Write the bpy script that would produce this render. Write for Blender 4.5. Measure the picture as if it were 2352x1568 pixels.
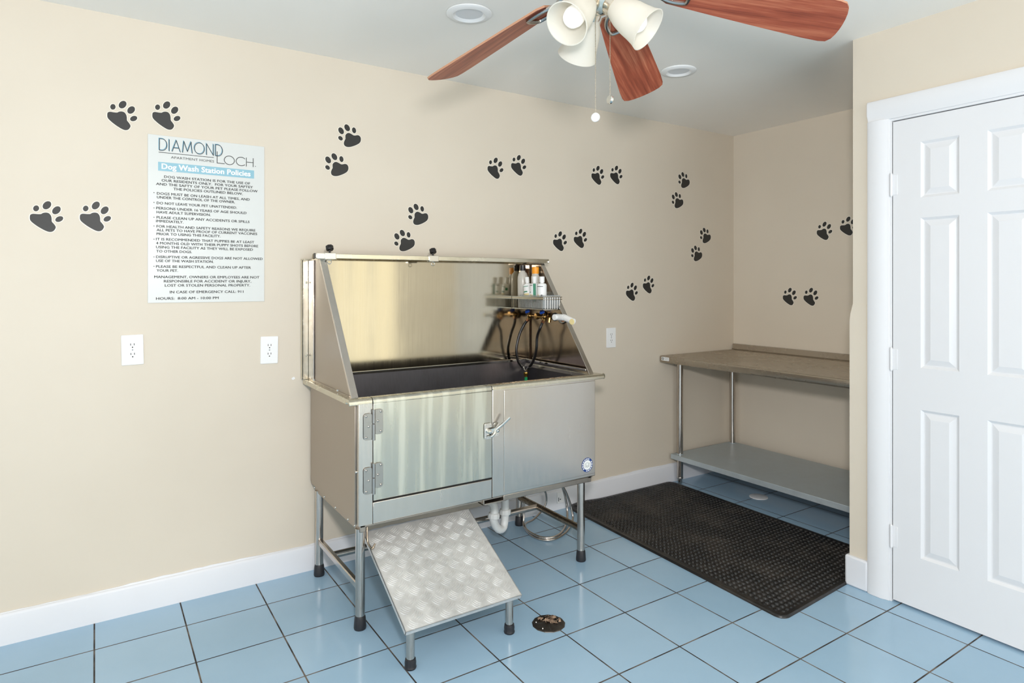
import bpy, math, random
from mathutils import Vector, Matrix, Quaternion
for o in list(bpy.data.objects): bpy.data.objects.remove(o, do_unlink=True)
SC = bpy.context.scene
COL = SC.collection
PI = math.pi
# ---------------------------------------------------------------- camera
cd = bpy.data.cameras.new('camera'); cam = bpy.data.objects.new('camera', cd); COL.objects.link(cam)
cd.sensor_width = 36; cd.lens = 22.363; cd.shift_y = -0.0571; cd.clip_start = .02
cam.location = (-3.9668, -3.0491, 1.3575)
cam.rotation_euler = (PI/2, 0, 0.99047 - PI/2)
SC.camera = cam
# ---------------------------------------------------------------- world, lights, exposure
w = bpy.data.worlds.new('world'); SC.world = w; w.use_nodes = True
w.node_tree.nodes['Background'].inputs[0].default_value = (.75, .85, 1, 1)
w.node_tree.nodes['Background'].inputs[1].default_value = .3
SC.view_settings.view_transform = 'Standard'; SC.view_settings.look = 'None'
SC.view_settings.gamma = 1; SC.view_settings.exposure = 0.07
def area(name, loc, rot, sx, sy, power, col):
    l = bpy.data.lights.new(name, 'AREA'); l.shape = 'RECTANGLE'; l.size = sx; l.size_y = sy
    l.energy = power; l.color = col
    o = bpy.data.objects.new(name, l); COL.objects.link(o); o.location = loc; o.rotation_euler = rot
    return o
# daylight through the glazed door at right; rear and left lights are added fill
area('daylight_side', (-1.04, -5.1, 1.12), (PI/2, 0, PI/2), 2.45, 2.05, 28, (1, .92, .66))
area('fill_rear', (-3.4, -8.31, 1.25), (PI/2, 0, 0), 4.2, 2.1, 72, (.97, .98, 1))
area('fill_left', (-8.31, -4.5, 1.25), (PI/2, 0, -PI/2), 4.0, 2.1, 62, (.97, .98, 1))
# added upward area light outside the rear opening, brightens the ceiling
area('ceiling_fill', (-3.4, -10.0, .01), (PI, 0, 0), 5.6, 3.2, 630, (1, .99, .95))
# the photographer's flash, on the camera
fl = bpy.data.lights.new('camera_flash', 'POINT'); fl.energy = 42; fl.shadow_soft_size = .09; fl.color = (1, .96, .95)
fl.use_nodes = True; ft = fl.node_tree; ff = ft.nodes.new('ShaderNodeLightFalloff'); ff.inputs['Strength'].default_value = 1
ft.links.new(ff.outputs['Linear'], ft.nodes['Emission'].inputs['Strength'])
fo = bpy.data.objects.new('camera_flash', fl); COL.objects.link(fo); fo.location = (-3.84, -3.0, 1.65)
# ---------------------------------------------------------------- materials
def lin(c):
    return tuple(((v/255)/12.92 if v/255 <= .04045 else ((v/255+.055)/1.055)**2.4) for v in c) + (1,)
class NT:
    def __init__(s, name):
        s.m = bpy.data.materials.new(name); s.m.use_nodes = True; s.t = s.m.node_tree
        s.b = s.t.nodes['Principled BSDF']; s.l = s.t.links
    def n(s, kind, **k):
        x = s.t.nodes.new(kind)
        for a, v in k.items(): setattr(x, a, v)
        return x
    def set(s, **k):
        for a, v in k.items(): s.b.inputs[a.replace('_', ' ')].default_value = v
        return s
    def coord(s, scale=(1, 1, 1), kind='Object'):
        tc = s.n('ShaderNodeTexCoord'); mp = s.n('ShaderNodeMapping'); mp.inputs['Scale'].default_value = scale
        s.l.new(tc.outputs[kind], mp.inputs[0]); return mp.outputs[0]
    def noise(s, vec, scale=5, detail=3, rough=.5):
        x = s.n('ShaderNodeTexNoise'); x.inputs['Scale'].default_value = scale; x.inputs['Detail'].default_value = detail
        x.inputs['Roughness'].default_value = rough; s.l.new(vec, x.inputs['Vector']); return x.outputs[0]
    def ramp(s, f, stops):
        x = s.n('ShaderNodeValToRGB'); e = x.color_ramp.elements
        while len(e) < len(stops): e.new(.5)
        for i, (p, c) in enumerate(stops):
            e[i].position = p; e[i].color = c if isinstance(c, tuple) else (c, c, c, 1)
        s.l.new(f, x.inputs[0]); return x.outputs[0]
    def bump(s, h, strength=.2, dist=.002):
        x = s.n('ShaderNodeBump'); x.inputs['Strength'].default_value = strength; x.inputs['Distance'].default_value = dist
        s.l.new(h, x.inputs['Height']); s.l.new(x.outputs[0], s.b.inputs['Normal']); return x
    def to(s, out, inp): s.l.new(out, s.b.inputs[inp])
def plain(name, c, rough=.5, metal=0, **k):
    n = NT(name); n.set(Base_Color=lin(c), Roughness=rough, Metallic=metal, **k); return n.m
def painted(name, c, rough=.6, var=4, bump=.06):
    n = NT(name); v = n.coord()
    f = n.noise(v, 1.3, 3)
    a = lin([max(0, x-var) for x in c]); b = lin([min(255, x+var) for x in c])
    n.to(n.ramp(f, [(.3, a), (.7, b)]), 'Base Color'); n.set(Roughness=rough)
    n.bump(n.noise(v, 260, 2), bump, .0006); return n.m
def steel(name, c, rough=.3, stretch=(60, 60, 1.2), var=.10, cvar=12, aniso=.3, metal=1.0):
    n = NT(name); v = n.coord(stretch); f = n.noise(v, 6, 4, .6)
    v2 = n.coord(); g = n.noise(v2, 5, 3)
    mx = n.n('ShaderNodeMath', operation='ADD'); n.l.new(f, mx.inputs[0]); n.l.new(g, mx.inputs[1])
    h = n.n('ShaderNodeMath', operation='MULTIPLY'); n.l.new(mx.outputs[0], h.inputs[0]); h.inputs[1].default_value = .5
    n.to(n.ramp(h.outputs[0], [(.35, max(.04, rough-var)), (.65, rough+var)]), 'Roughness')
    a = lin([max(0, x-cvar) for x in c]); b = lin([min(255, x+cvar*.5) for x in c])
    n.to(n.ramp(h.outputs[0], [(.35, a), (.65, b)]), 'Base Color')
    n.set(Metallic=metal); n.b.inputs['Anisotropic'].default_value = aniso
    n.bump(f, .006, .0004); return n.m
M = {}
M['wall'] = painted('wall_paint', (216, 206, 189), .55, 3)
M['ceiling'] = painted('ceiling_paint', (250, 247, 240), .7, 2)
M['trim'] = painted('white_gloss_paint', (228, 229, 231), .35, 2, .1)
M['door'] = painted('door_paint', (226, 227, 229), .4, 1, .05)
M['base'] = painted('baseboard_paint', (224, 226, 230), .45, 4, .12)
M['steel'] = steel('brushed_stainless', (212, 206, 198), .24, (9, 9, 1.2), .04, 4)
M['steel_side'] = steel('dull_stainless', (176, 166, 155), .36, (12, 12, 3), .06, 6, .2)
M['steel_rim'] = steel('rim_stainless', (212, 207, 190), .24, (8, 8, 8), .08)
M['tube'] = steel('tube_stainless', (202, 194, 186), .2, (30, 30, 2), .07)
M['tube_brown'] = steel('stained_tube', (150, 138, 122), .25, (4, 4, 4), .1, 25)
M['basin'] = steel('basin_liner', (92, 90, 93), .5, (20, 20, 3), .08, 8, 0)
M['zinc'] = steel('galvanised_steel', (186, 197, 202), .42, (3, 3, 3), .08, 9, 0, .4)
M['tabletop'] = steel('table_stainless', (168, 157, 141), .27, (3, 1.2, 3), .05, 2, .3, .75)
M['alum'] = steel('tread_aluminium', (222, 222, 220), .40, (5, 5, 5), .1, 18, 0, .5)
M['chrome'] = plain('polished_metal', (222, 220, 214), .12, 1)
M['nickel'] = plain('brushed_nickel', (176, 172, 166), .25, 1)
M['pale_nickel'] = plain('pale_nickel', (222, 212, 196), .22, 1)
M['brass'] = plain('aged_brass', (150, 118, 72), .3, 1)
M['brassy'] = plain('bright_brass', (214, 172, 84), .22, 1)
M['copper'] = plain('copper_crimp', (176, 120, 88), .3, 1)
M['rubber'] = plain('black_rubber', (34, 34, 38), .42)
M['hose'] = plain('black_hose_rubber', (26, 24, 24), .25)
M['blackp'] = plain('black_plastic', (24, 22, 24), .3)
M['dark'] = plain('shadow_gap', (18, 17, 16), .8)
M['pvc'] = plain('white_pvc', (226, 228, 226), .32)
M['white'] = plain('white_plastic', (240, 241, 240), .35)
M['bluep'] = plain('blue_plastic', (24, 66, 150), .3)
M['green'] = plain('green_hose', (22, 150, 92), .35)
M['greenl'] = plain('green_label', (20, 128, 92), .45)
M['orange'] = plain('orange_plastic', (250, 164, 40), .35)
M['white_ink'] = plain('white_ink', (246, 247, 247), .5)
M['ink'] = plain('black_ink', (26, 28, 30), .55)
M['inkblue'] = plain('pale_blue_ink', (104, 156, 178), .55)
M['signw'] = plain('sign_face', (212, 215, 212), .35)
M['banner'] = plain('banner_blue', (136, 184, 200), .4)
M['vinyl'] = plain('black_vinyl', (40, 39, 37), .5)
M['pawhalo'] = plain('pale_halo', (238, 233, 220), .35)  # bright halo around each paw, painted as a pale border
M['grey'] = plain('grey_print', (150, 156, 158), .5)
M['navy'] = plain('navy_print', (20, 60, 130), .45)
M['cream'] = plain('cream_label', (226, 208, 150), .5)
M['slot'] = plain('slot_dark', (42, 40, 38), .6)
M['brown_edge'] = plain('blade_edge', (190, 140, 110), .5)
n = NT('frosted_glass'); n.set(Base_Color=lin((246, 245, 238)), Roughness=.4)
tr_ = n.n('ShaderNodeBsdfTranslucent'); tr_.inputs[0].default_value = lin((250, 246, 236)); mx_ = n.n('ShaderNodeMixShader'); mx_.inputs[0].default_value = .5
n.l.new(n.b.outputs[0], mx_.inputs[1]); n.l.new(tr_.outputs[0], mx_.inputs[2]); n.l.new(mx_.outputs[0], n.t.nodes['Material Output'].inputs[0]); M['frost'] = n.m
n = NT('lamp_bulb'); n.set(Base_Color=lin((252, 252, 250)), Roughness=.3); n.b.inputs['Emission Color'].default_value = (1, .98, .95, 1); n.b.inputs['Emission Strength'].default_value = .25; M['bulb'] = n.m
n = NT('downlight_lens'); n.set(Base_Color=lin((226, 228, 230)), Roughness=.5); M['lens'] = n.m
n = NT('clear_plastic'); n.set(Base_Color=lin((232, 236, 236)), Roughness=.15); n.b.inputs['Transmission Weight'].default_value = .75; M['clear'] = n.m
n = NT('milky_plastic'); n.set(Base_Color=lin((226, 222, 212)), Roughness=.22); n.b.inputs['Transmission Weight'].default_value = .25; M['milky'] = n.m
# wood of the blades: grain along local X of texture, done in UV space of each blade
def wood(name, a, b, c):
    n = NT(name); v = n.coord((2.2, 55, 1), 'UV'); f = n.noise(v, 1.6, 6, .65)
    v2 = n.coord((1.2, 14, 1), 'UV'); g = n.noise(v2, 2.2, 4, .6)
    ad = n.n('ShaderNodeMath', operation='ADD'); n.l.new(f, ad.inputs[0]); n.l.new(g, ad.inputs[1])
    hf = n.n('ShaderNodeMath', operation='MULTIPLY'); n.l.new(ad.outputs[0], hf.inputs[0]); hf.inputs[1].default_value = .5
    n.to(n.ramp(hf.outputs[0], [(.34, lin(a)), (.5, lin(b)), (.64, lin(c))]), 'Base Color'); n.set(Roughness=.38); return n.m
M['wood'] = wood('cherry_blade_wood', (112, 52, 38), (164, 84, 60), (200, 124, 92))
# tiles
TX, TY, PX, PY = .3048, .2931, -2.14002, -.81894
def tiles():
    n = NT('blue_floor_tile'); tc = n.n('ShaderNodeTexCoord'); sp = n.n('ShaderNodeSeparateXYZ'); n.l.new(tc.outputs['Object'], sp.inputs[0])
    def mth(op, a, b=None):
        x = n.n('ShaderNodeMath', operation=op)
        for i, q in enumerate((a, b)):
            if q is None: continue
            if isinstance(q, (int, float)): x.inputs[i].default_value = q
            else: n.l.new(q, x.inputs[i])
        return x.outputs[0]
    ds = []; ids = []
    for ax, (T, P) in enumerate(((TX, PX), (TY, PY))):
        u = mth('DIVIDE', mth('SUBTRACT', sp.outputs[ax], P), T)
        fr = mth('FRACT', mth('ADD', u, 100.5))
        ds.append(mth('MULTIPLY', mth('ABSOLUTE', mth('SUBTRACT', fr, .5)), T))
        ids.append(mth('FLOOR', mth('ADD', u, 100)))
    d = mth('MINIMUM', ds[0], ds[1])
    mask = n.n('ShaderNodeMapRange'); mask.inputs[1].default_value = .0021; mask.inputs[2].default_value = .0033
    mask.inputs[3].default_value = 0; mask.inputs[4].default_value = 1; n.l.new(d, mask.inputs[0])
    wn = n.n('ShaderNodeTexWhiteNoise', noise_dimensions='2D'); cb = n.n('ShaderNodeCombineXYZ'); n.l.new(ids[0], cb.inputs[0]); n.l.new(ids[1], cb.inputs[1]); n.l.new(cb.outputs[0], wn.inputs['Vector'])
    v = n.coord(); f = n.noise(v, 3.5, 4)
    s = mth('ADD', mth('MULTIPLY', wn.outputs[0], .35), mth('MULTIPLY', f, .65))
    tcol = n.ramp(s, [(.25, lin((150, 183, 207))), (.75, lin((163, 194, 217)))])
    gcol = n.ramp(n.noise(v, 9, 4), [(.45, lin((44, 38, 34))), (.68, lin((118, 108, 98)))])
    mx = n.n('ShaderNodeMix', data_type='RGBA'); n.l.new(mask.outputs[0], mx.inputs[0]); n.l.new(gcol, mx.inputs[6]); n.l.new(tcol, mx.inputs[7])
    n.to(mx.outputs[2], 'Base Color')
    n.to(n.ramp(mask.outputs[0], [(0, .8), (1, .16)]), 'Roughness')
    bp = n.bump(mask.outputs[0], .5, .0015)
    w2 = n.noise(n.coord(), 8, 2); b2 = n.n('ShaderNodeBump'); b2.inputs['Strength'].default_value = .12; b2.inputs['Distance'].default_value = .002
    n.l.new(w2, b2.inputs['Height']); n.l.new(b2.outputs[0], bp.inputs['Normal'])
    return n.m
M['tile'] = tiles()
# water-marked door steel
def marked():
    n = NT('water_marked_stainless'); v = n.coord((20, 20, 1.1)); f = n.noise(v, 1.4, 2.5, .45)
    n.to(n.ramp(f, [(.38, .24), (.55, .28), (.66, .40)]), 'Roughness')
    n.to(n.ramp(f, [(.40, lin((194, 193, 184))), (.54, lin((202, 201, 189))), (.64, lin((218, 217, 204)))]), 'Base Color')
    n.set(Metallic=1.0); return n.m
M['marked'] = marked()
def matrub():
    n = NT('dusty_black_rubber'); v = n.coord(); f = n.noise(v, 4, 5, .7)
    n.to(n.ramp(f, [(.45, lin((26, 25, 25))), (.72, lin((60, 55, 50)))]), 'Base Color'); n.set(Roughness=.34); return n.m
M['mat'] = matrub()

# ---------------------------------------------------------------- mesh building
def V3(*a): return Vector(a)
class MB:
    def __init__(s): s.v = []; s.f = []; s.mi = []; s.uv = {}
    def add(s, vs, fs, mi=0):
        o = len(s.v); s.v += [Vector(x) for x in vs]
        for f in fs: s.f.append([i+o for i in f]); s.mi.append(mi)
        return s
    def box(s, a, b, mi=0, M_=None):
        x0, y0, z0 = a; x1, y1, z1 = b
        x0, x1 = min(x0, x1), max(x0, x1); y0, y1 = min(y0, y1), max(y0, y1); z0, z1 = min(z0, z1), max(z0, z1)
        vs = [(x0,y0,z0),(x1,y0,z0),(x1,y1,z0),(x0,y1,z0),(x0,y0,z1),(x1,y0,z1),(x1,y1,z1),(x0,y1,z1)]
        if M_ is not None: vs = [M_ @ Vector(v) for v in vs]
        return s.add(vs, [(0,3,2,1),(4,5,6,7),(0,1,5,4),(1,2,6,5),(2,3,7,6),(3,0,4,7)], mi)
    def tube(s, pts, r, n=14, mi=0, closed=False, caps=True):
        P = [Vector(p) for p in pts]; R = r if isinstance(r, (list, tuple)) else [r]*len(P)
        T = []
        for i in range(len(P)):
            a = P[(i-1) % len(P)] if (closed or i > 0) else P[i]
            b = P[(i+1) % len(P)] if (closed or i < len(P)-1) else P[i]
            T.append((b-a).normalized())
        up = Vector((0, 0, 1)) if abs(T[0].z) < .9 else Vector((1, 0, 0))
        N = (up - T[0]*up.dot(T[0])).normalized(); vs = []
        for i in range(len(P)):
            if i: N = (N - T[i]*N.dot(T[i])).normalized()
            B = T[i].cross(N)
            for k in range(n):
                a = 2*PI*k/n; vs.append(P[i] + (N*math.cos(a)+B*math.sin(a))*R[i])
        fs = []; m = len(P)
        for i in range(m if closed else m-1):
            j = (i+1) % m
            for k in range(n): fs.append((i*n+k, i*n+(k+1) % n, j*n+(k+1) % n, j*n+k))
        if caps and not closed: fs.append(tuple(range(n))[::-1]); fs.append(tuple(range((m-1)*n, m*n)))
        return s.add(vs, fs, mi)
    def lathe(s, prof, o=(0,0,0), axis=(0,0,1), n=28, mi=0, caps=False):
        ax = Vector(axis).normalized(); up = Vector((1, 0, 0)) if abs(ax.x) < .9 else Vector((0, 1, 0))
        N = (up-ax*up.dot(ax)).normalized(); B = ax.cross(N); o = Vector(o); vs = []
        for r, h in prof:
            for k in range(n):
                a = 2*PI*k/n; vs.append(o+ax*h+(N*math.cos(a)+B*math.sin(a))*r)
        fs = []
        for i in range(len(prof)-1):
            for k in range(n): fs.append((i*n+k, i*n+(k+1) % n, (i+1)*n+(k+1) % n, (i+1)*n+k))
        if caps: fs.append(tuple(range(n))[::-1]); fs.append(tuple(range((len(prof)-1)*n, len(prof)*n)))
        return s.add(vs, fs, mi)
    def sphere(s, c, r, mi=0, n=14, sc=(1,1,1)):
        c = Vector(c); vs = []; fs = []; m = n//2
        for i in range(m+1):
            t = PI*i/m
            for k in range(n): vs.append(c+Vector((math.sin(t)*math.cos(2*PI*k/n)*r*sc[0], math.sin(t)*math.sin(2*PI*k/n)*r*sc[1], math.cos(t)*r*sc[2])))
        for i in range(m):
            for k in range(n): fs.append((i*n+k, (i+1)*n+k, (i+1)*n+(k+1) % n, i*n+(k+1) % n))
        return s.add(vs, fs, mi)
    def prism(s, poly, frame, d0, d1, mi=0):
        """poly of (u,v) in frame (o,U,V,W), extruded along W from d0 to d1"""
        o, U, V, W = [Vector(x) for x in frame]; n = len(poly)
        vs = [o+U*u+V*v+W*d0 for u, v in poly]+[o+U*u+V*v+W*d1 for u, v in poly]
        fs = [tuple(range(n))[::-1], tuple(range(n, 2*n))]+[(i, (i+1) % n, n+(i+1) % n, n+i) for i in range(n)]
        return s.add(vs, fs, mi)
    def build(s, name, mats, parent=None, bevel=0, smooth=.6, seg=2):
        if not isinstance(mats, (list, tuple)): mats = [mats]
        off = Vector((0, 0, 0)); q = parent
        while q is not None: off = off + q.location; q = q.parent
        me = bpy.data.meshes.new(name); me.from_pydata([tuple(v-off) for v in s.v], [], s.f)
        for m in mats: me.materials.append(m)
        me.polygons.foreach_set('material_index', s.mi)
        me.validate(); me.update()
        import bmesh
        b = bmesh.new(); b.from_mesh(me); bmesh.ops.recalc_face_normals(b, faces=b.faces); b.to_mesh(me); b.free()
        me.polygons.foreach_set('use_smooth', [True]*len(me.polygons)); me.set_sharp_from_angle(angle=smooth)
        o = bpy.data.objects.new(name, me); COL.objects.link(o); o.parent = parent
        if bevel:
            bv = o.modifiers.new('bevel', 'BEVEL'); bv.width = bevel; bv.segments = seg; bv.limit_method = 'ANGLE'; bv.angle_limit = .7; bv.harden_normals = False
        return o
def tag(o, label=None, cat=None, group=None, kind=None):
    for k, v in (('label', label), ('category', cat), ('group', group), ('kind', kind)):
        if v: o[k] = v
    return o
def thing(name, loc, label, cat, group=None):
    o = bpy.data.objects.new(name, None); COL.objects.link(o); o.location = loc; o.empty_display_size = .05
    return tag(o, label, cat, group)
def struct(o): o['kind'] = 'structure'; return o
def copy_tree(o, loc=None, parent=None):
    c = o.copy(); COL.objects.link(c); c.parent = parent
    if loc is not None: c.location = loc
    for ch in list(o.children): copy_tree(ch, None, c)
    return c
def spline(pts, k=8):
    P = [Vector(p) for p in pts]; out = []
    for i in range(len(P)-1):
        p0 = P[max(i-1, 0)]; p1 = P[i]; p2 = P[i+1]; p3 = P[min(i+2, len(P)-1)]
        for j in range(k):
            t = j/k; out.append(.5*((2*p1)+(p2-p0)*t+(2*p0-5*p1+4*p2-p3)*t*t+(3*p1-p0-3*p2+p3)*t**3))
    return out+[P[-1]]
def rrect(x0, y0, x1, y1, r, n=5):
    P = []
    for cx, cy, a0 in ((x1-r, y1-r, 0), (x0+r, y1-r, PI/2), (x0+r, y0+r, PI), (x1-r, y0+r, 1.5*PI)):
        for i in range(n+1): a = a0+PI/2*i/n; P.append((cx+r*math.cos(a), cy+r*math.sin(a)))
    return P
# ---- measured positions, metres
LINES=[["DOG WASH STATION IS FOR THE USE OF",-3.7226,-3.3821,1.8003],["OUR RESIDENTS ONLY.  FOR YOUR SAFTEY",-3.7325,-3.3702,1.7843],["AND THE SAFTY OF YOUR PET PLEASE FOLLOW",-3.7527,-3.3502,1.7679],["THE POLICIES OUTLINED BELOW.",-3.6881,-3.4132,1.7514],["DOGS MUST BE ON LEASH AT ALL TIMES, AND",-3.7497,-3.3836,1.7281],["UNDER THE CONTROL OF THE OWNER.",-3.7497,-3.4457,1.7122],["DO NOT LEAVE YOUR PET UNATTENDED.",-3.7506,-3.4375,1.6879],["PERSONS UNDER 16 YEARS OF AGE SHOULD",-3.7519,-3.3974,1.6666],["HAVE ADULT SUPERVISION.",-3.751,-3.5444,1.6496],["PLEASE CLEAN UP ANY ACCIDENTS OR SPILLS",-3.751,-3.3846,1.6275],["IMMEDIATELY.",-3.7527,-3.6505,1.612],["FOR HEALTH AND SAFETY REASONS WE REQUIRE",-3.751,-3.3597,1.5902],["ALL PETS TO HAVE PROOF OF CURRENT VACCINES",-3.751,-3.3522,1.5747],["PRIOR TO USING THIS FACILITY.",-3.751,-3.5045,1.5583],["IT IS RECOMMENDED THAT PUPPIES BE AT LEAST",-3.7527,-3.3647,1.5365],["4 MONTHS OLD WITH THEIR PUPPY SHOTS BEFORE",-3.7527,-3.3477,1.5195],["USING THE FACILITY AS THEY WILL BE EXPOSED",-3.7527,-3.3702,1.503],["TO OTHER DOGS.",-3.7519,-3.6177,1.4857],["DISRUPTIVE OR AGRESSIVE DOGS ARE NOT ALLOWED",-3.7527,-3.3286,1.462],["USE OF THE WASH STATION.",-3.7527,-3.5323,1.4455],["PLEASE BE RESPECTFUL AND CLEAN UP AFTER",-3.7527,-3.3787,1.4217],["YOUR PET.",-3.7506,-3.6714,1.4049],["MANAGEMENT, OWNERS OR EMPLOYEES ARE NOT",-3.7595,-3.3427,1.3781],["RESPONSIBLE FOR ACCIDENT OR INJURY,",-3.7239,-3.3777,1.36],["LOST OR STOLEN PERSONAL PROPERTY.",-3.7204,-3.3821,1.3422],["IN CASE OF EMERGENCY CALL: 911",-3.7021,-3.4107,1.314],["HOURS:  8:00 AM - 10:00 PM",-3.7527,-3.5126,1.2872]]
BUL=[[-3.7613,1.7353],[-3.7613,1.6943],[-3.7613,1.6714],[-3.7613,1.6323],[-3.7613,1.5957],[-3.7613,1.5406],[-3.7613,1.4664],[-3.7613,1.4273]]
LOGO={"d0":[-3.7403,1.9154],"d1":[-3.4965,1.9181],"dt":[-3.7403,1.9645],"u0":[-3.7433,1.9053],"u1":[-3.5318,1.9055],"a0":[-3.6978,1.8842],"a1":[-3.5304,1.8852],"at":[-3.6978,1.8951],"l0":[-3.5187,1.8829],"lt":[-3.5187,1.9321],"o0":[-3.4894,1.8838],"o1":[-3.3687,1.8857],"ot":[-3.4894,1.9225],"dot":[-3.3607,1.8933],"b0":[-3.7454,1.8659],"b1":[-3.3652,1.8316],"b2":[-3.7454,1.8291],"t0":[-3.7317,1.8383],"t1":[-3.3811,1.8412],"tt":[-3.7317,1.8599]}
PAWA=[[[-0.0522,-0.0052],[-0.0507,0.0033],[-0.043,0.008],[-0.0307,0.0076],[-0.0183,0.0083],[-0.0121,0.0126],[-0.0027,0.0151],[0.0067,0.0129],[0.013,0.0044],[0.0155,-0.0072],[0.0161,-0.0188],[0.0224,-0.0274],[0.0281,-0.0376],[0.0272,-0.0455],[0.0209,-0.0555],[0.0114,-0.0594],[0.0004,-0.0572],[-0.0152,-0.0486],[-0.0307,-0.0378],[-0.0461,-0.024],[-0.0516,-0.0147]],[[-0.0254,0.0373],[-0.0237,0.0329],[-0.0238,0.0278],[-0.0257,0.023],[-0.0291,0.0195],[-0.0331,0.0179],[-0.0371,0.0186],[-0.0403,0.0215],[-0.042,0.0259],[-0.0419,0.031],[-0.0399,0.0357],[-0.0366,0.0393],[-0.0326,0.0408],[-0.0285,0.0402]],[[0.0125,0.056],[0.0144,0.0502],[0.0136,0.0431],[0.0102,0.0361],[0.005,0.0306],[-0.0011,0.0277],[-0.0068,0.0279],[-0.011,0.0312],[-0.0129,0.0369],[-0.0121,0.044],[-0.0087,0.0509],[-0.0035,0.0565],[0.0025,0.0594],[0.0083,0.0593]],[[0.0426,0.0385],[0.0444,0.0328],[0.0436,0.0258],[0.0401,0.0188],[0.0348,0.0133],[0.0287,0.0103],[0.023,0.0104],[0.0188,0.0136],[0.017,0.0193],[0.0179,0.0263],[0.0213,0.0332],[0.0266,0.0388],[0.0327,0.0418],[0.0384,0.0417]],[[0.052,-0.001],[0.0522,-0.0058],[0.0499,-0.0111],[0.0455,-0.0157],[0.0399,-0.0187],[0.0343,-0.0195],[0.0298,-0.018],[0.0272,-0.0145],[0.027,-0.0097],[0.0294,-0.0045],[0.0337,0.0001],[0.0392,0.0031],[0.0448,0.004],[0.0494,0.0025]]]
PAWB=[[[-0.0209,0.0019],[-0.0138,0.0106],[-0.0043,0.0142],[0.0076,0.0115],[0.0195,0.0056],[0.0291,0.0059],[0.0387,0.009],[0.0497,0.0071],[0.0565,-0.0023],[0.0565,-0.0164],[0.0507,-0.0278],[0.0387,-0.0372],[0.0219,-0.0462],[0.0028,-0.0535],[-0.0138,-0.055],[-0.0256,-0.0495],[-0.0289,-0.0383],[-0.0256,-0.0264],[-0.0209,-0.0166],[-0.0213,-0.0074]],[[-0.0329,0.0052],[-0.0384,0.0034],[-0.0447,0.0049],[-0.0505,0.0093],[-0.0547,0.0158],[-0.0565,0.0231],[-0.0555,0.0297],[-0.0519,0.0344],[-0.0464,0.0362],[-0.0402,0.0348],[-0.0343,0.0303],[-0.0301,0.0238],[-0.0283,0.0165],[-0.0293,0.0099]],[[-0.0028,0.0239],[-0.0083,0.0221],[-0.0147,0.0235],[-0.0205,0.028],[-0.0248,0.0345],[-0.0266,0.0418],[-0.0256,0.0485],[-0.0219,0.0532],[-0.0164,0.055],[-0.0101,0.0536],[-0.0042,0.0492],[0.0001,0.0426],[0.0019,0.0353],[0.0009,0.0286]],[[0.0262,0.0167],[0.0216,0.0165],[0.0171,0.0191],[0.0137,0.0239],[0.012,0.0301],[0.0124,0.0364],[0.0147,0.0415],[0.0185,0.0445],[0.0231,0.0448],[0.0276,0.0422],[0.031,0.0374],[0.0327,0.0312],[0.0324,0.0248],[0.03,0.0197]],[[-0.036,-0.0248],[-0.0398,-0.0272],[-0.0446,-0.0275],[-0.0496,-0.0258],[-0.0537,-0.0222],[-0.0562,-0.0176],[-0.0564,-0.0129],[-0.0545,-0.0089],[-0.0507,-0.0065],[-0.0459,-0.0062],[-0.0409,-0.0079],[-0.0367,-0.0115],[-0.0343,-0.0161],[-0.034,-0.0209]]]
PA=[[-3.873,2.0428],[-3.7141,2.0655],[-4.123,1.6149],[-3.9647,1.6246],[-2.0798,2.0044],[-1.9226,2.0365],[-1.3238,2.0345],[-1.1679,2.0513],[-1.6226,1.6096],[-1.4644,1.6325],[-1.0316,1.3],[-0.8801,1.3475]]
PB=[[-2.9217,2.0787],[-2.985,1.9302],[-2.5543,1.7153],[-2.6313,1.5761],[-0.5362,2.0729],[-0.6013,1.9287],[-0.3139,1.6971],[-0.4063,1.5667]]
PC=[[-0.458,1.2654],[-0.6114,1.2666],[-0.7046,1.6959],[-0.8604,1.7156]]
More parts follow.
